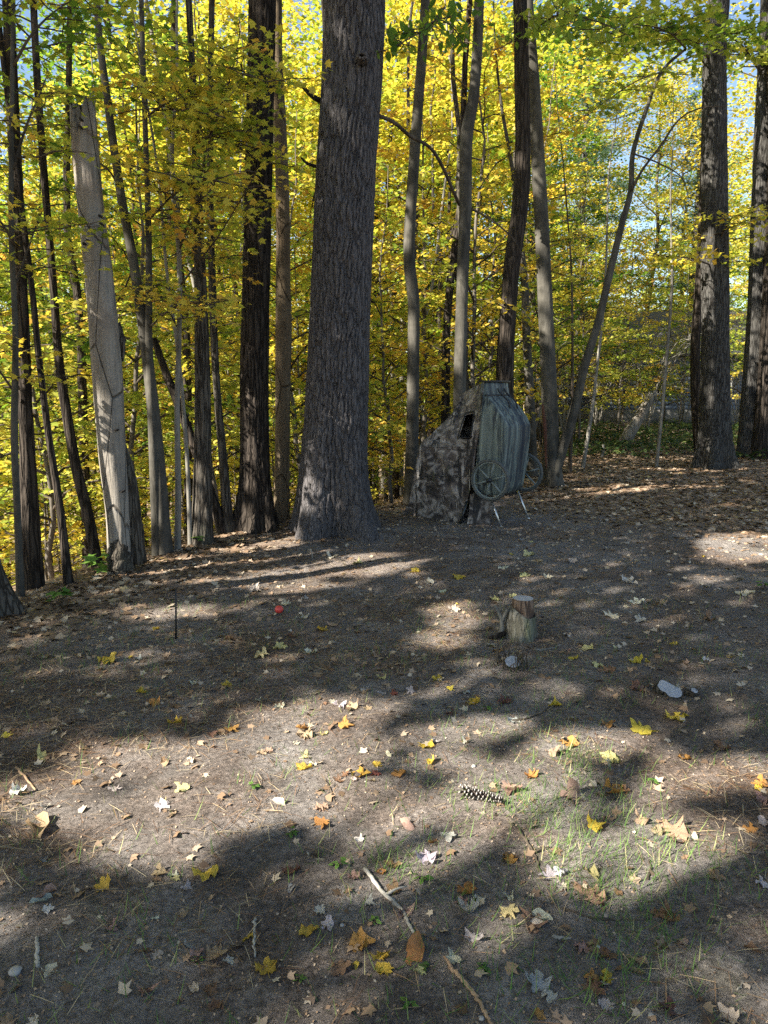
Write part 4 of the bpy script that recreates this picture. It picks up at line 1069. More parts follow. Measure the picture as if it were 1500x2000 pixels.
# fabric
Lc = catmull(np.array([(901,769,0),(886,803,0),(840,850,0),(819,873,0),(807,938,0),(797,985,0),(783,1003,0)], float), 64)[:, :2]
Rc = catmull(np.array([(945,746,0),(942,790,0),(937,834,0),(931,870,0),(923,930,0),(911,985,0),(898,1025,0)], float), 64)[:, :2]
S = 56
near_P = K-N_*0.33-A_*0.02
def wrinkle(a, b):
    return 0.018*fbm(a*.03, b*.03, 1, 2)+0.010*fbm(a*.08+b*.03, b*.07, 3, 2)
CREASE = [((905,770),(888,870),-.035,5), ((833,853),(934,876),-.03,4), ((820,873),(900,1020),.03,7), ((930,882),(806,962),.028,7), ((862,878),(908,1016),.022,5), ((806,940),(918,985),-.025,5),
          ((893,860),(838,925),.02,5), ((925,862),(915,985),.02,5), ((886,805),(925,800),-.02,4), ((810,985),(880,930),.025,6)]
def crease(a, b):
    f = 0.0
    for (x0, y0), (x1, y1), h, w_ in CREASE:
        dx, dy = x1-x0, y1-y0; t_ = ((a-x0)*dx+(b-y0)*dy)/(dx*dx+dy*dy)
        if -.05 < t_ < 1.05:
            d_ = math.hypot(a-x0-t_*dx, b-y0-t_*dy); f += h*max(0, 1-d_/w_/1.6)*math.sin(math.pi*min(1, max(0, t_*.9+.05)))**.5
    return f
Vf = []
for k in range(64):
    for j in range(S):
        s = j/(S-1); a, b = Lc[k]*(1-s)+Rc[k]*s
        b += 6*math.sin(math.pi*s)*(k/63)*(-.4)
        p = pix_plane(a, b, near_P, A_)
        roof = max(0.0, 874-b)/105.0; bul = -0.42*roof*(1-s)**.8-.05*roof*math.sin(math.pi*s)+.05*math.sin(math.pi*s)*max(0, (b-874)/150)*.6+wrinkle(a, b)*(1-.6*(k == 63))+crease(a, b)
        dv = (p-CAM)/np.linalg.norm(p-CAM); p = p-dv*bul
        Vf.append(p)
    # around the far side
Vf = np.array(Vf).reshape(64, S, 3)
back = 14
Bk = np.array([[Vf[k, 0]+A_*(0.72*(1-(1-q/back)**1.0))*(0.55+.45*k/63)+N_*(-0.10*math.sin(math.pi*q/back)*(k/63))+np.array([0,0,.02])*wrinkle(k*9., q*15.) for q in range(back, 0, -1)] for k in range(64)])
FB = np.concatenate([Bk, Vf], 1); ncf = FB.shape[1]
hem = ground_z(FB[-1, :, 0], FB[-1, :, 1])
for c in range(ncf):                       # hem rests on the ground
    g = hem[c]; FB[-1, c, 2] = g+0.004; FB[-2, c, 2] = max(FB[-2, c, 2], g+.006)
WIN = np.array([(911,809),(927,806),(921,857),(896,857)], float)
def inside(a, b, poly):
    s = 0
    for (x0, y0), (x1, y1) in zip(poly, np.roll(poly, -1, 0)):
        cr = (x1-x0)*(b-y0)-(y1-y0)*(a-x0)
        if cr < 0: return False
    return True
qs = []
for k in range(63):
    for j in range(ncf-1):
        if j >= back:
            s = (j-back+.5)/(S-1); a, b = (Lc[k]+Lc[k+1])/2*(1-s)+(Rc[k]+Rc[k+1])/2*s
            if inside(a, b, WIN): continue
        q_ = k*ncf+j; qs.append((q_, q_+1, q_+ncf+1, q_+ncf))
tent = obj('tent_fabric', np_mesh('tent_fabric', FB.reshape(-1, 3)-foot, [np.array(qs)], smooth=True), M['camo'], bl)
# roof flap and far wall close the tent
far = FB[:, 0]; rimfar = np.array([pix_plane(a, b, near_P, A_)+A_*(W_h+.02) for a, b in Rc])
rows = np.stack([far*(1-u)+rimfar*u for u in np.linspace(0, 1, 8)], 1)
i0 = np.arange(63)[:, None]*8+np.arange(7)[None]
obj('tent_back', np_mesh('tent_back', rows.reshape(-1, 3)-foot, [np.stack([i0, i0+1, i0+9, i0+8], -1).reshape(-1, 4)], smooth=True), M['camo'], bl)
tp = np.stack([FB[0, back:]*(1-u)+(rows[0][np.clip((np.linspace(0, 7, S)).astype(int), 0, 7)])*u+np.array([0,0,.01*math.sin(math.pi*u)]) for u in np.linspace(0, 1, 8)], 0)
i0 = np.arange(7)[:, None]*S+np.arange(S-1)[None]
obj('tent_top', np_mesh('tent_top', tp.reshape(-1, 3)-foot, [np.stack([i0, i0+1, i0+S+1, i0+S], -1).reshape(-1, 4)], smooth=True), M['camo'], bl)
def on_tent(a, b):
    k = int(np.argmin(np.abs(Lc[:, 1]*.5+Rc[:, 1]*.5-b))); s = (a-Lc[k, 0])/(Rc[k, 0]-Lc[k, 0]); return Vf[k, int(np.clip(s*(S-1), 0, S-1))]-A_*.008
mb = MB(); wp = [on_tent(a, b) for a, b in ((911,809),(919,807),(927,806),(925,832),(921,857),(908,857),(896,857),(903,832),(911,809))]
mb.add(*tube(np.array(wp), .008, 6, False)); obj('window_trim', mb.mesh('window_trim', True, foot), M['black'], tent)
for pts in (((822,868),(850,874),(885,876),(930,876)), ((807,932),(850,930),(890,934),(922,932)), ((905,770),(893,800),(888,840),(893,870)), ((945,772),(940,800),(936,840))):
    mb = MB(); mb.add(*tube(catmull([on_tent(a, b)+A_*.004 for a, b in pts], 20), .006, 5)); obj('seam', mb.mesh('seam', True, foot), M['camo'], tent)
# inner skirt hanging under the hull
sk = np.array([[pix_depth(918+46*u+(-6)*v, 965+(58)*v, 8.50+.10*u)+A_*(.02*math.sin(9*u+3*v)) for u in np.linspace(0, 1, 16)] for v in np.linspace(0, 1, 14)])
for c in range(16): sk[-1, c, 2] = gz(sk[-1, c, 0], sk[-1, c, 1])+.004
i0 = np.arange(13)[:, None]*16+np.arange(15)[None]
obj('skirt', np_mesh('skirt', sk.reshape(-1, 3)-foot, [np.stack([i0, i0+1, i0+17, i0+16], -1).reshape(-1, 4)], smooth=True), M['camo'], bl)

# ------------------------------------------------------------------ house glimpsed through the trees
hx, hy = 7.6, 33.0; hz = gz(hx+4, hy)-.1
hs = thing('house', 'blue-grey sided house half hidden behind the brush', 'house', (hx, hy, hz))
msd = plain('siding', (0.12,0.15,0.20), 0.7, 0, 3, 0.12); mrf = plain('roof_shingle', (0.07,0.07,0.08), 0.9, 0, 8, 0.3, .02)
mfn = plain('concrete', (0.13,0.125,0.115), 0.9, 0, 4, 0.2, .01); mgl = plain('window_glass', (0.02,0.03,0.04), 0.08, 0, 3, 0.1); mwh = plain('white_trim', (0.7,0.7,0.68), 0.5, 0, 5, .05)
mb = MB(); mb.add(*box((4.6,3,1.6), (9.0,6,3.2))); obj('wall', mb.mesh('wall'), msd, hs)
mb = MB(); mb.add(*box((4.6,3,.3), (9.1,6.1,.75))); obj('foundation', mb.mesh('foundation'), mfn, hs)
sb = MB(); Vb, Fb = box((0,0,0), (9.06,.03,.17)); Vb[:, 1] += np.where(Vb[:, 2] < 0, -.012, .008); sb.add(Vb, Fb); sbm = sb.mesh('siding_board'); sbm.materials.append(msd)
for k in range(14): obj('siding_board', sbm, None, hs, (4.6, -.012, .78+k*.175))
rf = MB(); rv = np.array([(-.2,-.5,3.1),(9.6,-.5,3.1),(9.6,3,5.2),(-.2,3,5.2),(-.2,6.5,3.1),(9.6,6.5,3.1)]); rv2 = rv-[0,0,.15]
rf.add(np.vstack([rv, rv2]), [np.array([(0,1,2,3),(3,2,5,4),(7,6,9,8),(8,9,10,11),(0,6,7,1),(4,5,11,10)]), np.array([(0,3,9),(0,9,6),(3,4,10),(3,10,9),(1,7,8),(1,8,2),(2,8,11),(2,11,5)])])
obj('roof', rf.mesh('roof'), mrf, hs)
for x0 in (1.2, 4.0, 7.0):
    fm = MB()
    for cc, ss in (((x0,-.05,1.35),(1.2,.08,.08)), ((x0,-.05,2.55),(1.2,.08,.08)), ((x0-.56,-.05,1.95),(.08,.08,1.12)), ((x0+.56,-.05,1.95),(.08,.08,1.12)), ((x0,-.05,1.95),(1.04,.06,.05))): fm.add(*box(cc, ss))
    wf = obj('window', fm.mesh('window'), mwh, hs)
    pm = MB(); pm.add(*box((x0,-.035,1.95),(1.04,.02,1.12))); obj('pane', pm.mesh('pane'), mgl, wf)

# grey leafless brush and ivy in front of it
def brush(px, Y, h, seed, label, m):
    x = plan(px, Y); r_ = np.random.default_rng(seed); b = np.array([x, Y, gz(x, Y)])
    t = thing('shrub', label, 'shrub', tuple(b)); 
    for k in range(9):
        mb = MB(); az = r_.uniform(0, 6.28); ln = h*r_.uniform(.7, 1.2); d = np.array([math.cos(az), math.sin(az), 0])*ln*r_.uniform(.2, .6)
        Q = catmull([b*0-[0,0,.1], d*.35+[0,0,ln*.55], d*.8+[0,0,ln*.85], d*1.2+[0,0,ln*r_.uniform(.7, 1.0)]], 12)
        mb.add(*tube(Q, np.linspace(.022, .006, 12), 5, True))
        for j in range(16):
            q = Q[r_.integers(3, 12)]; e = q+r_.normal(0, .45, 3)*[1, 1, .7]+[0, 0, .12]; mb.add(*tube(catmull([q, (q+e)/2+r_.normal(0, .06, 3), e], 5), np.linspace(.008, .003, 5), 3, False))
        obj('stem', mb.mesh('stem', True), m, t)
for k, (px, Y, h, lb) in enumerate(((1105,21,3.0,'bleached leafless brush beside the blotched maple'), (1165,25,3.2,'grey tangled leafless brush in front of the house window'), (1260,24,3.0,'pale tangle of bare stems over the leaning log'),
                         (1330,27,3.4,'dense grey bare brush reaching toward the lone oak'), (1440,27,3.0,'bare brush showing between lone oak and shaggy trunk'), (1205,29,3.5,'tall thin bare brush against the siding'))):
    brush(px, Y, h, 600+k, lb, M['pale_bark'])
n = 9000; rr = np.random.default_rng(61)
Yi = rr.uniform(15.2, 27, n); pi = rr.uniform(1060, 1560, n); xi = plan(pi, Yi)
ok = fbm(xi*.5, Yi*.35, 2, 3)+.9*np.clip((Yi-15.2)/4, 0, 1) > .35
xi, Yi = xi[ok], Yi[ok]
Pi = np.stack([xi, Yi, ground_z(xi, Yi)+.05+.28*rr.random(len(xi))*np.clip(vnoise(xi*1.3, Yi*1.3, 3)*1.5, .2, 1.2)], -1)
iv = obj('ivy_ground_cover', leaf_mesh('ivy', Pi, rr.uniform(.07, .14, len(Pi)), OVAL_T, .5+.25*rr.normal(0, 1, len(Pi)), rr, 1.0, .3), M['ivy'])
tag(iv, 'low green ivy carpet between the litter and the house', 'ivy', None, 'stuff')

# ------------------------------------------------------------------ stump and cut stubs
def wood_end(name, a, b, scale):
    m, t, p = mat(name)
    wv = N(t, 'ShaderNodeTexWave', wave_type='RINGS', rings_direction='Z', ins={'Scale': scale, 'Distortion': 3.0, 'Detail': 3.0, 'Detail Scale': 2.0})
    L(t, coords(t), wv.inputs['Vector'])
    c = mix(t, .45, ramp(t, wv.outputs['Fac'], [(0.2, a), (0.8, b)]), ramp(t, noise(t, coords(t), 40, 4), [(.3, a), (.7, b)]))
    L(t, c, p.inputs['Base Color']); p.inputs['Roughness'].default_value = .85; return m
M['cut'] = wood_end('cut_wood', (0.30,0.29,0.29), (0.50,0.49,0.49), 40)
M['cutblue'] = wood_end('weathered_cut', (0.20,0.21,0.23), (0.42,0.43,0.46), 40)
Bs = pix_ground(1017, 1243); u_ = px_size(Bs)
st = thing('tree_stump', 'small grey tree stump with a notched cut and a broken side shoot', 'stump', tuple(Bs))
zz = np.array([-.08, -.01, .03, .08, .15, .162, .166, .20, .24, .262]); rr_ = np.array([36, 34, 32.5, 31, 29, 28, 22, 21.5, 20.5, 19.5])*u_
P_ = np.stack([0*zz, 0*zz, zz], -1)
P_[6:, 0] += .008
zq = np.linspace(-.08, .262, 60)
def stshape(th):
    H_, TH = np.meshgrid(zq, th, indexing='ij')
    return 1+.05*fbm(np.cos(TH)*1.5, np.sin(TH)*1.5+H_*3, 2)+.02*fbm(np.cos(TH)*7, np.sin(TH)*7+H_*2, 4)+.16*np.exp(-np.maximum(H_, 0)/.05)*np.cos(3*TH+.6)
V, Fs = tube(np.stack([np.interp(zq, zz, P_[:, 0]), 0*zq, zq], -1), np.interp(zq, zz, rr_), 40, False, stshape)
kz = int(np.searchsorted(zq, .163)); q_ = Fs[0].reshape(59, 40, 4)
obj('bark', np_mesh('bark', V, [q_[:kz].reshape(-1, 4)], smooth=True), bark_material('stump_bark', (0.21,0.195,0.165), (0.09,0.08,0.065), (0.13,0.13,0.09), 24, 6, .008, (0.13,0.15,0.08)), st)
obj('wood', np_mesh('wood', V, [q_[kz:].reshape(-1, 4)], smooth=True), bark_material('stump_wood', (0.24,0.165,0.115), (0.09,0.06,0.045), (0.15,0.10,0.07), 26, 3, .008), st)
top = V[-40:]; cv = np.vstack([top+[0,0,.0], top.mean(0)[None]+[0,0,.004]]); a = np.arange(40)
obj('cut_face', np_mesh('cut_face', cv, [np.stack([a, (a+1) % 40, np.full(40, 40)], -1)]), M['cut'], st)
sdp = lambda a, b: pix_depth(a, b, Bs[1]-.03)-Bs
for pts, r0, r1 in ((((979,1236),(980,1220),(978,1205),(970,1190),(966,1182)), .016, .008), (((981,1212),(986,1200),(992,1190)), .012, .013), (((974,1196),(977,1182),(979,1175)), .007, .005)):
    mb = MB(); mb.add(*tube(catmull([sdp(*q) for q in pts], 14), np.linspace(r0, r1, 14), 8)); obj('side_shoot', mb.mesh('side_shoot', True), M['pale_bark'], st)
mb = MB(); mb.add(*tube(catmull([sdp(955,1246), sdp(968,1240)+[0,-.03,0], sdp(985,1236)], 8), np.linspace(.012, .02, 8), 8)); obj('root_knob', mb.mesh('root_knob', True), M['dark_bark'], st)
def stub(px, py, wpx, label, seed, tilt, ntw, hmax):
    B = pix_ground(px, py); u = px_size(B); r_ = np.random.default_rng(seed)
    t = thing('cut_stub', label, 'stub', tuple(B)); rad = wpx*.5*u
    ax = np.array([tilt[0], tilt[1], 1.0]); ax /= np.linalg.norm(ax)
    P_ = np.outer(np.linspace(-.05, .035, 8), ax)
    sh = lambda th: 1+.28*np.cos(2*th+.5)[None]*(seed == 2)+(.10+.25*(seed == 2))*fbm(np.cos(th)[None]*1.5+seed+0*P_[:, :1], np.sin(th)[None]*1.5+P_[:, 2:3]*4, 1)
    V, Fs = tube(P_, np.r_[np.full(7, rad), rad*.93], 28, False, sh); obj('wood', np_mesh('wood', V, Fs, smooth=True), M['grey_bark'], t)
    top = V[-28:]; cv = np.vstack([top, top.mean(0)[None]+ax*.006]); a = np.arange(28)
    obj('cut_face', np_mesh('cut_face', cv, [np.stack([a, (a+1) % 28, np.full(28, 28)], -1)]), M['cutblue'], t)
    for k in range(ntw):
        az = r_.uniform(0, 6.28); d = np.array([math.cos(az), math.sin(az), 0])*rad*r_.uniform(1.1, 2.1); h = hmax*r_.uniform(.3, 1)
        d[2] = gz(B[0]+d[0], B[1]+d[1])-B[2]-.01
        mb = MB(); mb.add(*tube(np.array([d, d+[r_.normal(0, .012), r_.normal(0, .012), h*.6], d+[r_.normal(0, .02), r_.normal(0, .02), h]]), np.array([.004, .003, .002]), 5)); obj('clipped_shoot', mb.mesh('clipped_shoot', True), M['twig'], t)
stub(1000, 1300, 32, 'small pale oval cut stub ringed by clipped brown shoots, just before the stump', 1, (0, -.55), 22, .16)
stub(1304, 1354, 44, 'bluish white sliced stub with a dark split lying low in the soil', 2, (.1, -.6), 0, .1)
stub(1352, 1357, 14, 'tiny pale cut stub amid short dark shoots', 3, (.1, -.5), 14, .07)

# ------------------------------------------------------------------ fallen leaves
def dense_outline(kind):
    if kind == 'maple': return mirror_outline([(0,0.02),(0.16,-0.06),(0.40,0.02),(0.43,0.14),(0.36,0.27),(0.55,0.36),(0.64,0.58),(0.48,0.60),(0.30,0.60),(0.30,0.76),(0.15,0.82),(0,1.02)])
    if kind == 'oak': return mirror_outline([(0,0),(0.10,0.1),(0.24,0.2),(0.12,0.29),(0.36,0.42),(0.40,0.5),(0.15,0.5),(0.36,0.68),(0.34,0.78),(0.12,0.74),(0.2,0.95),(0,1.08)])
    return mirror_outline([(0,0),(0.14,0.1),(0.24,0.27),(0.27,0.5),(0.22,0.72),(0.11,0.92),(0,1.08)])
def fallen_mesh(kind, seed):
    r_ = np.random.default_rng(seed); o = dense_outline(kind); o = o*(1+r_.normal(0, .09 if kind != 'oval' else .03, o.shape)); o[:, 1] -= .5
    c = np.array([0, -.08]); n = len(o)
    mid = c+(o-c)*.55
    X = np.vstack([c[None], mid, o])
    cx, cy, tw = r_.normal(.05, .35), r_.normal(.05, .35), r_.normal(0, .3)
    fold = r_.uniform(-.15, .3)
    Z = cx*X[:, 0]**2+cy*X[:, 1]**2+tw*X[:, 0]*X[:, 1]+fold*np.abs(X[:, 0])
    Z[n+1:] += r_.normal(.03, .10, n); X[n+1:] *= r_.uniform(.74 if kind != 'oval' else .93, 1.06, (n, 1)); X[:, 0] *= r_.uniform(.75, 1.0)
    rad = np.hypot(X[:, 0], X[:, 1]); Z += r_.uniform(0, .35)*np.maximum(rad-.35, 0)**1.5
    a = np.arange(n); b = (a+1) % n
    F3 = np.stack([np.zeros(n, int), 1+a, 1+b], -1); F4 = np.stack([1+a, 1+n+a, 1+n+b, 1+b], -1)
    V = np.c_[X, Z]; base = V[1+n]
    # stalk
    s0 = np.array([0, -.49, base[2]]); s1 = s0+[r_.normal(0, .12), -.4, r_.uniform(-.02, .12)]
    V = np.vstack([V, s0+[.012,0,0], s0-[.012,0,0], s1]); m0 = len(V)-3
    V[:, 2] -= np.quantile(V[:, 2], .12)
    me = np_mesh('fallen_leaf', V, [np.vstack([F3, [[m0, m0+1, m0+2]]]), F4], smooth=False); me.materials.append(M['fallen'])
    return me
FM = {'maple': [fallen_mesh('maple', 700+i) for i in range(26)], 'oak': [fallen_mesh('oak', 730+i) for i in range(8)], 'oval': [fallen_mesh('oval', 750+i) for i in range(8)]}
HUE = {'yellow': (.68,.48,.06), 'orange': (.52,.26,.07), 'pale yellow': (.70,.62,.28), 'cream': (.66,.59,.47), 'tan': (.44,.31,.19), 'brown': (.26,.155,.085), 'pinkish brown': (.44,.28,.22),
       'grey': (.50,.475,.45), 'whitish': (.76,.74,.70), 'dark red-brown': (.13,.06,.045), 'green': (.09,.20,.035), 'red': (.30,.09,.06)}
MARKS = [('the pine cone', pix_ground(940,1557)), ('the stump', Bs), ('the red ball', pix_ground(545,1196)), ('the pale fallen branch', pix_ground(770,1770)), ('the ringed stub', pix_ground(1000,1300)),
         ('the sliced stub', pix_ground(1304,1354)), ('the curved brown stick', pix_ground(920,1940)), ('the thin black stake', pix_ground(343,1248)), ('the forked twig', pix_ground(1035,1670)), ('the pine foot', pix_ground(660,1045)), ('the cart legs', pix_ground(985,1030))]
def fallen(px, py, wpx, hue, kind='maple', k=[0], pos=None):
    k[0] += 1; r_ = np.random.default_rng(4000+k[0])
    B = pix_ground(px, py) if pos is None else pos
    s = wpx*px_size(B)/1.12*(1.15 if kind == 'oval' else 1.08)
    dn, dd_ = min(((nm, np.hypot(*(B-q)[:2])) for nm, q in MARKS), key=lambda z: z[1])
    la = float(litter_amount(np.array([B[0]]), np.array([B[1]]))[0])
    where = 'close by '+dn if dd_ < .5 else 'in the brown litter' if la > .6 else 'on the bare soil'
    sz = 'large' if s > .12 else 'small' if s < .07 else 'middling'
    lb = f"{sz} {hue} {'lobed maple' if kind == 'maple' else 'wavy oak' if kind == 'oak' else 'oval'} leaf lying {where}"
    o = obj('fallen_leaf', FM[kind][int(r_.integers(0, len(FM[kind])))], None)
    c = np.array(HUE[hue])*r_.uniform(.85, 1.12); o.color = (*np.clip(c*(1+r_.normal(0, .05, 3)), 0, 1), 1)
    e = .03; g4 = ground_z(np.array([B[0]+e, B[0]-e, B[0], B[0]]), np.array([B[1], B[1], B[1]+e, B[1]-e])); gx_ = (g4[0]-g4[1])/(2*e); gy_ = (g4[2]-g4[3])/(2*e)
    nrm = Vector((-gx_+r_.normal(0, .16), -gy_+r_.normal(0, .16)-.05, 1)).normalized()
    q = nrm.to_track_quat('Z', 'Y'); o.rotation_mode = 'QUATERNION'
    from mathutils import Quaternion
    o.rotation_quaternion = q @ Quaternion((0, 0, 1), r_.uniform(0, 6.28)); o.scale = (s, s, s*r_.uniform(.8, 1.3))
    o.location = (B[0], B[1], B[2]+.002)
    tag(o, lb, 'leaf', 'fallen leaves: '+lb)
NAMED = '''210,1290,44,yellow;508,1283,38,pale yellow;342,1411,38,yellow;440,1340,24,yellow;278,1352,26,yellow;300,1375,30,orange;15,1436,28,yellow;82,1480,48,pale yellow,oval;590,1502,34,yellow;705,1513,40,yellow
735,1513,22,red;632,1230,26,yellow;925,1372,36,yellow;1085,1378,32,yellow;1145,1268,30,pale yellow;1120,1288,24,yellow;1240,1293,30,yellow;1168,1300,26,pale yellow;1318,1258,18,yellow;1322,1402,48,yellow
1255,1425,52,yellow;1188,1418,28,orange;1108,1453,42,orange;1080,1472,36,tan;1190,1486,50,pale yellow;1335,1480,30,orange;1410,1463,36,brown;843,1489,30,yellow,oval;835,1455,38,yellow;780,1515,30,orange;880,1345,18,yellow
400,1707,54,yellow;520,1890,56,yellow;485,1833,28,yellow,oval;628,1780,32,cream;638,1806,36,whitish;710,1850,60,orange;695,1886,24,yellow,oval;72,1620,84,tan,oval;450,1880,28,whitish;310,1865,24,cream;305,1793,20,whitish;97,1777,28,whitish
220,1812,30,pinkish brown;88,1748,50,pinkish brown,oval;340,1712,22,cream;366,1733,28,grey;320,1577,34,whitish;630,1610,36,orange;566,1706,38,dark red-brown;570,1626,22,cream;700,1640,22,whitish;410,1936,34,brown;226,1542,28,cream;150,1530,22,orange;33,1547,30,whitish
990,1785,46,pale yellow;1040,1805,80,brown,oak;995,1680,50,orange,oak;870,1636,38,grey;845,1646,18,orange;838,1676,46,grey;910,1775,42,grey;925,1832,52,grey,oak;936,1756,34,cream;912,1738,46,orange;1158,1752,84,tan;1156,1710,40,pale yellow,oval;1092,1708,34,whitish
1068,1714,36,grey;1165,1618,46,yellow;1118,1560,56,pinkish brown;1005,1543,52,pinkish brown,oak;1040,1518,34,orange;1200,1546,54,orange;1255,1605,36,tan;1322,1628,64,tan;1300,1792,70,brown,oak;1306,1972,56,dark red-brown;1050,1922,56,grey;1155,1912,30,orange;1135,1850,36,pinkish brown
1106,1815,22,brown,oval;1332,1842,26,tan;1245,1880,46,tan,oval;812,1862,74,orange,oval;830,1888,28,green;945,1893,26,green,oval;1482,1532,34,orange;1490,1562,36,pinkish brown;1462,1622,32,orange;1486,1727,28,whitish;1056,1986,30,orange;745,1706,24,orange
770,1742,34,brown;685,1383,30,tan;675,1418,34,orange;590,1422,28,orange;596,1438,50,tan,oak;664,1381,26,whitish;545,1382,24,cream;640,1308,34,brown,oak;455,1425,32,orange;415,1436,22,brown;747,1325,24,pale yellow;550,1265,32,pale yellow;570,1242,26,brown;606,1275,28,cream
1110,1242,26,cream;1250,1213,24,cream;1200,1204,40,cream;1385,1210,42,brown,oak;690,1345,24,tan;735,1282,24,tan;1440,1255,20,cream;1380,1290,18,whitish;1330,1345,20,cream;650,1220,24,tan;590,1205,30,cream;560,1180,28,cream;500,1155,30,cream;450,1250,30,brown
810,1117,26,yellow;893,1130,28,yellow;890,1193,28,cream;838,1140,20,cream;862,1158,22,cream;985,1110,22,cream;1070,1130,20,cream;1022,1125,20,pale yellow;1035,1085,26,pale yellow;1052,1097,24,tan;1115,1097,24,cream;1230,1137,34,cream;1140,1130,20,tan;1245,1178,36,cream
1455,1160,40,cream;960,1262,20,cream;1000,1165,20,pale yellow;965,1172,18,pale yellow;1290,1178,26,tan;1190,1310,38,brown,oak;1245,1345,44,brown,oak;985,1370,36,dark red-brown;880,1395,26,dark red-brown;770,1355,20,red;855,1328,26,yellow;1395,1715,36,tan;1210,1545,36,brown;650,1090,24,cream;700,1100,26,pale yellow;1005,1410,30,grey'''
NL = [q.split(',') for q in NAMED.replace('\n', ';').split(';')]
cnt = 0
for ln in NAMED.replace('\n', ';').split(';'):
    f = ln.split(','); fallen(float(f[0]), float(f[1]), float(f[2]), f[3], f[4] if len(f) > 4 else 'maple'); cnt += 1
rr = np.random.default_rng(5)
hues = ['cream', 'cream', 'tan', 'tan', 'brown', 'brown', 'grey', 'pinkish brown', 'yellow', 'tan', 'pale yellow', 'cream', 'brown']
while cnt < 300:
    px = rr.uniform(-10, 1510); py = 1040+(rr.random()**1.5)*960
    if rr.random() < .55:
        f = NL[int(rr.integers(0, len(NL)))]; px, py = float(f[0])+rr.normal(0, 28), float(f[1])+rr.normal(0, 16)
    B = pix_ground(px, py)
    if B[1] > 9.5 or abs(B[2]) > .6: continue
    sz = rr.uniform(.035, .07)
    fallen(px, py, sz/px_size(B), hues[int(rr.integers(0, len(hues)))], ['maple', 'maple', 'maple', 'oval', 'oak'][int(rr.integers(0, 5))], pos=B); cnt += 1

# ------------------------------------------------------------------ litter, needles, crumbs, grass: what nobody could count
def scatter(n, x0, x1, y0, y1, seed, dens=None):
    r_ = np.random.default_rng(seed); x = r_.uniform(x0, x1, n); y = r_.uniform(y0, y1, n)
    if dens is not None:
        k = r_.random(n) < dens(x, y); x, y = x[k], y[k]
    return x, y, r_
def inview(x, y, m=1.3): return (np.abs(x) < .54*y+m)
def flat_leaves(name, x, y, r_, size, T, tint, lift=.006, tilt=.35):
    n = len(x); z = ground_z(x, y)+lift
    az = r_.uniform(0, 6.28, n); d = np.stack([np.cos(az), np.sin(az), r_.normal(0, tilt*.5, n)], -1)
    nr = r_.normal(0, tilt, (n, 3)); nr[:, 2] = 1
    V, Fs, k = leaf_batch(np.stack([x, y, z], -1), d, nr, size, T)
    return np_mesh(name, V, Fs, tint=np.repeat(np.clip(tint, 0, 1), k))
x, y, r_ = scatter(190000, -7, 13, 3, 24, 1, lambda x, y: litter_amount(x, y)*inview(x, y, 1)*np.clip(14/np.maximum(y, 6), .5, 1)*.5*(crest_dist(x, y) < 4))
for _k, (_t, _P, _o) in TREES.items():
    if _P[0, 1] < 18:
        aa = r_.uniform(0, 6.28, 70); dd2 = np.abs(r_.normal(.12, .22, 70))+.12; x = np.r_[x, _P[0, 0]+np.cos(aa)*dd2]; y = np.r_[y, _P[0, 1]+np.sin(aa)*dd2]
o = obj('leaf_litter', flat_leaves('leaf_litter', x, y, r_, r_.uniform(.04, .09, len(x)), MAPLE_T, np.where(r_.random(len(x)) < .12, r_.uniform(.65, .95, len(x)), np.clip(r_.normal(.33, .16, len(x)), 0, 1)), .010, .4), M['litter']); tag(o, 'brown dry leaf litter along the bank and under the trees', 'leaf litter', None, 'stuff')
x, y, r_ = scatter(13000, -3.5, 5, 1.5, 10, 2, lambda x, y: inview(x, y)*np.clip(.3+.4*(y > 4)+.5*(x < -.8)*(y > 3), 0, 1))
o = obj('leaf_fragments', flat_leaves('leaf_fragments', x, y, r_, r_.uniform(.014, .05, len(x)), MAPLE_T, np.where(r_.random(len(x)) < .22, r_.uniform(.75, .93, len(x)), np.clip(r_.normal(.42, .2, len(x)), 0, .93)), .006, .5), M['litter']); tag(o, 'small dry leaf scraps strewn over the bare soil', 'leaf scraps', None, 'stuff')
NEED = (np.array([(-.009,-.5,0), (.009,-.5,0), (.012,0,.03), (.004,.5,0), (-.004,.5,0), (-.012,0,.03)]), [np.array([[0,1,2,5], [5,2,3,4]])])
x, y, r_ = scatter(150000, -3.6, 5, 1.3, 9.5, 3, lambda x, y: inview(x, y)*np.clip(.4+1.6*fbm(x*1.1+3, y*1.1, 5, 3)+.25*(x < -.3), .06, 1)*np.clip(4/y, .35, 1))
o = obj('pine_needles', flat_leaves('pine_needles', x, y, r_, r_.uniform(.05, .10, len(x)), NEED, r_.random(len(x))**1.2, .006, .25), M['straw']); tag(o, 'fallen tan pine needles matted over the soil', 'pine needles', None, 'stuff')
x, y, r_ = scatter(110000, -3.2, 4, 1.3, 7, 4, lambda x, y: inview(x, y)*np.clip((3.2/y)**1.5, .12, 1)*np.clip(.5+fbm(x*2, y*2, 6, 3), .1, 1))
o = obj('soil_crumbs', flat_leaves('soil_crumbs', x, y, r_, r_.uniform(.004, .012, len(x))*np.where(r_.random(len(x)) < .05, 1.9, 1), KITE_T, np.clip(r_.normal(.3, .2, len(x)), 0, .8), .003, .8), M['litter']); tag(o, 'crumbs of bark and leaf mixed into the soil', 'soil crumbs', None, 'stuff')
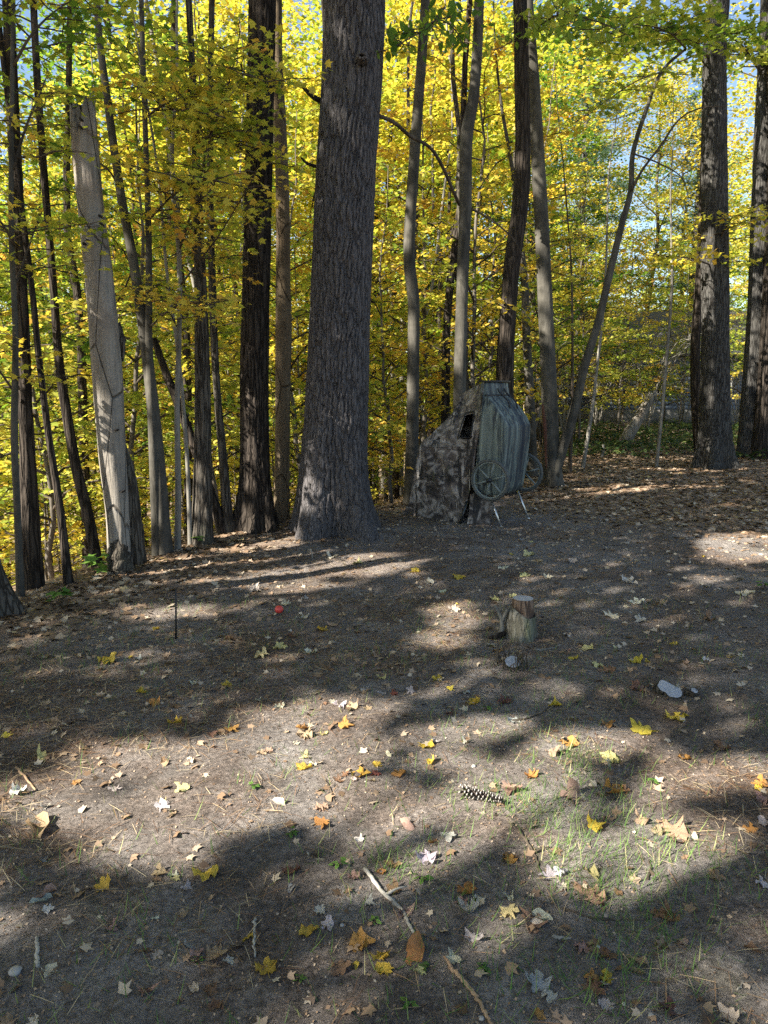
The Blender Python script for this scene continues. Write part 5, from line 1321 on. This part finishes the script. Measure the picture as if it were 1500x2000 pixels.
def grassy(x, y):
    px_, py_, _ = project(np.stack([x, y, 0*x], -1))
    m = np.clip(1.3-np.hypot((px_-1000)/420, (py_-1760)/280), 0, 1)+.5*np.clip(1.1-np.hypot((px_-1000)/160, (py_-1590)/70), 0, 1)+.12
    for a, b, q in ((1000,1600,60), (830,1660,70), (905,1705,60), (1000,1930,90), (790,1880,60), (620,1640,30), (1060,1700,50), (960,1850,80), (690,1560,30), (1290,1580,35), (1280,1530,30), (590,1380,28), (1130,1480,40)):
        m = m+1.6*np.exp(-((px_-a)**2+((py_-b)*1.6)**2)/q**2)
    return m*np.clip(.35+2.4*fbm(x*2.6, y*2.6, 1, 3), .12, 1)*inview(x, y)
x, y, r_ = scatter(95000, -2.2, 3.2, 1.4, 5.5, 5, grassy)
BL = (np.array([(-.02,0,0), (.02,0,0), (.014,.5,.06), (0,1,.22), (-.014,.5,.06)]), [np.array([[0,1,2,4]]), np.array([[4,2,3]])])
n = len(x); az = r_.uniform(0, 6.28, n); d = np.stack([np.cos(az)*.8, np.sin(az)*.8, r_.uniform(.15, 1.2, n)], -1)
V, Fs, k = leaf_batch(np.stack([x, y, ground_z(x, y)-.002], -1), d, np.stack([-np.cos(az), -np.sin(az), .8+0*az], -1), r_.uniform(.03, .08, n), BL)
o = obj('grass', np_mesh('grass', V, Fs, tint=np.repeat(np.clip(r_.normal(.46, .27, n), 0, 1), k)), M['grass']); tag(o, 'thin patchy grass blades growing through the soil', 'grass', None, 'stuff')

# ------------------------------------------------------------------ seedlings and small plants
def seedling(px, py, wpx, label, seed, nl=7, T=OVAL_T, h=.5, tint=.7):
    B = pix_ground(px, py); u = px_size(B); R_ = wpx*.5*u; r_ = np.random.default_rng(seed)
    t = thing('seedling', label, 'seedling', tuple(B)); mb = MB(); C = []; D = []
    for k in range(nl):
        az = k*2.4+r_.normal(0, .3); d = np.array([math.cos(az), math.sin(az), 0]); e = d*R_*r_.uniform(.35, .8)+[0, 0, R_*h*r_.uniform(.5, 1.5)]
        mb.add(*tube(catmull([[0,0,-.01], e*.5+[0,0,R_*.2], e], 6), np.linspace(.0022, .0012, 6), 4, False))
        lf = leaf_batch(e[None], d[None]+[0, 0, -.25], np.array([[r_.normal(0, .3), r_.normal(0, .3), 1.0]]), np.array([R_*r_.uniform(.6, .95)]), T)
        obj('leaf', np_mesh('leaf', lf[0], lf[1], tint=np.full(len(lf[0]), np.clip(tint+r_.normal(0, .15), 0, 1))), M['green'], t)
    stuff(obj('stems', mb.mesh('stems', True), M['twig'], t))
for k, a in enumerate(((570,1632,34,'two-leaved bright seedling beneath a cream leaf'), (800,1968,44,'round-leaved seedling beside the curved brown stick'), (945,1895,34,'single upright dark green seedling in the grass'), (495,1540,32,'slim seedling on the sunlit bare soil'),
                       (660,1692,36,'leafy seedling at the tip of the pale fallen branch'), (825,1722,38,'small clump of round leaves near orange leaves'), (730,1803,30,'tiny two-leaf seedling on dark soil beside the pale fallen branch'), (385,1880,24,'pinhead green seedling on dark bare soil'),
                       (1490,1150,40,'bright green seedling in the litter by the sunlit patch'), (585,1915,26,'low seedling near a spotted yellow leaf'), (1275,1530,30,'feathery green sprig near an orange leaf'), (950,1385,26,'green sprig by the shaded hollow'))):
    seedling(*a, 800+k, 6)
seedling(188,1128,64,'maple seedling with broad pale green leaves at the foot of the snag', 820, 10, MAPLE_T, 1.0, .95)
seedling(118,1185,60,'shaded green seedling in litter below the snag', 821, 9, MAPLE_T, .9, .6)
seedling(388,1068,30,'lit green seedling on the crest in front of the beech', 822, 6, MAPLE_T, 1.0, 1.0)

# ------------------------------------------------------------------ sticks, cone, ball, stake
def stick(name, label, pts, w0, w1, m, lift=.3, seed=0, extra=()):
    G = [pix_ground(a, b) for a, b in pts]; u = px_size(G[0]); n_ = 6*len(G)
    Q = catmull(G, n_); r_ = np.random.default_rng(seed); Q[1:-1, :2] += r_.normal(0, .002, (n_-2, 2)); rad = np.interp(np.linspace(0, 1, n_), [0, 1], [w0*.38*u, w1*.38*u])*(1+r_.normal(0, .07, n_))
    Q[:, 2] = ground_z(Q[:, 0], Q[:, 1])+rad*.75; off = G[0]
    t = thing(name, label, 'stick', tuple(off)); mb = MB(); mb.add(*tube(Q, rad, 9, True)); obj('shaft', mb.mesh('shaft', True, off), m, t)
    for (i, dx, dy, dz, f) in extra:
        q = Q[min(n_-1, int(i*n_))]; mb = MB(); e = q+np.array([dx, dy, dz]); mb.add(*tube(catmull([q, (q+e)/2+[0,0,.006], e], 6), np.linspace(w0*.5*u*f, w0*.2*u*f, 6), 6)); obj('side_twig', mb.mesh('side_twig', True, off), m, t)
M['birch'] = smooth_bark('lichened_stick', (0.09,0.08,0.065), (0.30,0.28,0.24), .004); M['stickbrown'] = smooth_bark('stick_brown', (0.12,0.07,0.04), (0.30,0.20,0.12), .002)
stick('fallen_branch', 'pale lichen-speckled fallen branch lying on the grass', [(712,1700),(745,1742),(778,1772),(800,1808),(816,1845)], 11, 6, M['birch'], seed=1, extra=((.3,.07,.03,.01,.6), (.5,-.05,.05,.01,.5)))
stick('fallen_branch', 'curved brown peeled stick in the grass below an orange oval leaf', [(878,1890),(905,1918),(930,1950),(950,1985),(968,2015)], 11, 8, M['stickbrown'], seed=2, extra=((.05,-.02,.03,.012,.8),))
stick('forked_twig', 'dark crooked twig beside the sunny grass tuft', [(1012,1622),(1032,1650),(1048,1680),(1058,1712)], 8, 4, M['twig'], seed=3, extra=((.5,.06,.02,.01,.6),))
stick('twig', 'short tan twig on sunlit bare soil', [(32,1500),(52,1522),(70,1545)], 7, 4, M['stickbrown'], seed=4)
stick('twig', 'thin dark twig pointing at the sunny soil band', [(636,1526),(648,1548),(656,1568)], 4, 3, M['twig'], seed=5)
stick('twig', 'thin pale stick ending in a spotted yellow leaf', [(498,1795),(496,1830),(498,1870)], 7, 5, M['birch'], seed=6)
stick('twig', 'stubby grey stick on dark soil amid needles', [(72,1832),(74,1862),(75,1890)], 9, 9, M['birch'], seed=7)
stick('twig', 'long faint twig running past the brown oak leaf', [(1100,1775),(1140,1790),(1200,1798),(1270,1795)], 5, 3, M['twig'], seed=8)
stick('twig', 'curved pale root loop beside the stump', [(1045,1270),(1065,1270),(1085,1265),(1095,1260)], 5, 3, M['birch'], seed=9)
stick('twig', 'thin bent twig under the yellow leaf near the sliced stub', [(1000,1408),(1030,1404),(1055,1395),(1075,1380)], 5, 3, M['twig'], seed=10)
stick('twig', 'split weathered chip on dark soil', [(1080,1832),(1098,1833),(1115,1834)], 9, 6, M['birch'], seed=11)
stick('twig', 'short pale twig at the sunlit soil edge', [(1440,1935),(1455,1920),(1472,1915)], 5, 3, M['birch'], seed=12)
stick('twig', 'dark hooked twig lying in needles beside a brown leaf', [(1262,1718),(1270,1700),(1268,1680)], 6, 4, M['twig'], seed=13)
stick('twig', 'slender twig lying in dark litter down the bank', [(180,1262),(230,1250),(290,1245)], 5, 3, M['stickbrown'], seed=14)
def stake(px, y0, y1, label, w_=3, m=None, lean=0):
    B = pix_ground(px, y1); e = pix_depth(px+lean, y0, B[1]); t = thing('stake', label, 'stake', tuple(B)); u = px_size(B)
    mb = MB(); mb.add(*tube(np.array([[0,0,-.05], (e-B)*.5+[.002,0,0], e-B]), np.array([w_, w_*.95, w_*.8])*.5*u, 7)); obj('shaft', mb.mesh('shaft', True), m or M['twig'], t)
    mb = MB(); mb.add(*tube(np.array([(e-B), (e-B)+[0,0,.008]]), np.array([w_*.7, w_*.4])*.5*u, 7)); obj('tip', mb.mesh('tip', True), m or M['twig'], t)
stake(343, 1152, 1248, 'thin black upright stake on the bank', 4, M['black'])
stake(460, 1275, 1322, 'short thin dark stalk with a yellowing tip', 3)
stake(410, 1275, 1300, 'tiny dark stalk beside the yellow-tipped one', 3, None, 5)
stake(611, 1073, 1090, 'little pale stalk near the pine foot', 3, M['birch'], -4)
# red ball
B = pix_ground(545, 1197); u = px_size(B); rb = 8.2*u
mrd = plain('red_plastic', (0.62,0.06,0.045), 0.4, 0, 20, .12)
bt = thing('ball', 'small red ball among dead leaves on shaded soil', 'ball', (B[0], B[1], B[2]+rb*.9))
th = np.linspace(0, np.pi, 17); prof_ = np.stack([np.sin(th)*rb*(1-.05*np.cos(th)), np.cos(th)*rb*.96-0.12*rb*np.exp(-(th/.35)**2)], -1)
ph = np.linspace(0, 2*np.pi, 28, endpoint=False); V = np.array([[a*math.cos(p), a*math.sin(p), z] for a, z in prof_ for p in ph])
i = np.arange(16)[:, None]; j = np.arange(28)[None]; Q4 = np.stack([i*28+j, (i+1)*28+j, (i+1)*28+(j+1) % 28, i*28+(j+1) % 28], -1).reshape(-1, 4)
obj('shell', np_mesh('shell', V, [Q4], smooth=True), mrd, bt)
mb = MB(); mb.add(*tube(np.array([[0,0,rb*.8], [rb*.08,0,rb*1.08]]), rb*.07, 6)); obj('stalk', mb.mesh('stalk', True), M['twig'], bt)
# pine cone
a0 = pix_ground(906, 1556); a1 = pix_ground(981, 1574); ax = a1-a0; Lg = np.linalg.norm(ax); ax /= Lg
r_ = np.random.default_rng(9); up = np.array([0,0,1.0]); sd = np.cross(up, ax); sd /= np.linalg.norm(sd); up = np.cross(ax, sd)
rmax = 14*px_size(a0)
pc = thing('pine_cone', 'open pine cone with white-tipped dark scales on sunlit grass', 'pine cone', tuple(a0))
mb = MB(); mb.add(*tube(np.array([up*rmax*.9+ax*Lg*q for q in (0, .4, 1)]), np.array([rmax*.3, rmax*.32, rmax*.08]), 8)); obj('core', mb.mesh('core', True), plain('cone_core', (.03,.02,.015), .9), pc)
m1 = plain('cone_scale', (.055,.035,.025), .8, 0, 60, .4); m2 = plain('resin_tip', (.34,.31,.275), .6, 0, 60, .2)
s1 = MB(); s2 = MB()
for k in range(76):
    f = k/76; a = k*2.399; pr = rmax*(.55+.5*math.sin(math.pi*min(1, .25+f*.75)))*(1-.35*f)
    d = up*math.cos(a)+sd*math.sin(a); c = up*rmax*.9+ax*Lg*f
    tip = c+d*pr-ax*Lg*.10*(1-f); wd = np.cross(ax, d)*rmax*(.24+.08*r_.random()); tip = tip+r_.normal(0, .0025, 3)
    base = c+d*rmax*.22; mid_ = base*.45+tip*.55
    s1.add(np.array([base-wd*.35, base+wd*.35, mid_+wd, mid_-wd, mid_+ax*.004]), [np.array([[0,1,2,3]]), np.array([[0,4,3],[1,2,4],[0,1,4]])])
    s2.add(np.array([mid_-wd, mid_+wd, tip+wd*.5, tip-wd*.5, (mid_+tip)/2-ax*.004]), [np.array([[0,1,2,3]]), np.array([[0,4,1],[1,4,2],[2,4,3],[3,4,0]])])
stuff(obj('scales', s1.mesh('scales'), m1, pc)); stuff(obj('scale_tips', s2.mesh('scale_tips'), m2, pc))
# pebbles
mpb = plain('pebble', (.34,.32,.29), .8, 0, 30, .3, .004)
for k, (a, b, ww, lb) in enumerate(((668,1808,9,'round pale pebble beside two cream leaves'), (940,1990,12,'tan pebble in the grass near an orange leaf'), (1218,1962,9,'pale pebble on dark soil by the red-brown leaf'), (1272,1985,12,'brown rounded pebble at the red-brown leaf'),
                                (1165,1850,14,'grey pebble beside a pinkish brown leaf'), (30,1900,24,'flat grey stone chip on dark soil'), (925,1498,10,'pale pebble behind the pine cone'))):
    B = pix_ground(a, b); u = px_size(B); r_ = np.random.default_rng(950+k); th = np.linspace(0, np.pi, 9); ph = np.linspace(0, 2*np.pi, 14, endpoint=False)
    V = np.array([[math.sin(t_)*math.cos(p), math.sin(t_)*math.sin(p), math.cos(t_)*.65] for t_ in th for p in ph]); V *= (1+.25*fbm(V[:, 0]*1.3+k*5, V[:, 1]*1.3+V[:, 2], 2, 2))[:, None]*ww*.5*u
    i = np.arange(8)[:, None]; j = np.arange(14)[None]; Q4 = np.stack([i*14+j, (i+1)*14+j, (i+1)*14+(j+1) % 14, i*14+(j+1) % 14], -1).reshape(-1, 4)
    tag(obj('pebble', np_mesh('pebble', V, [Q4], smooth=True), mpb, None, (B[0], B[1], B[2]+ww*.15*u)), lb, 'pebble')
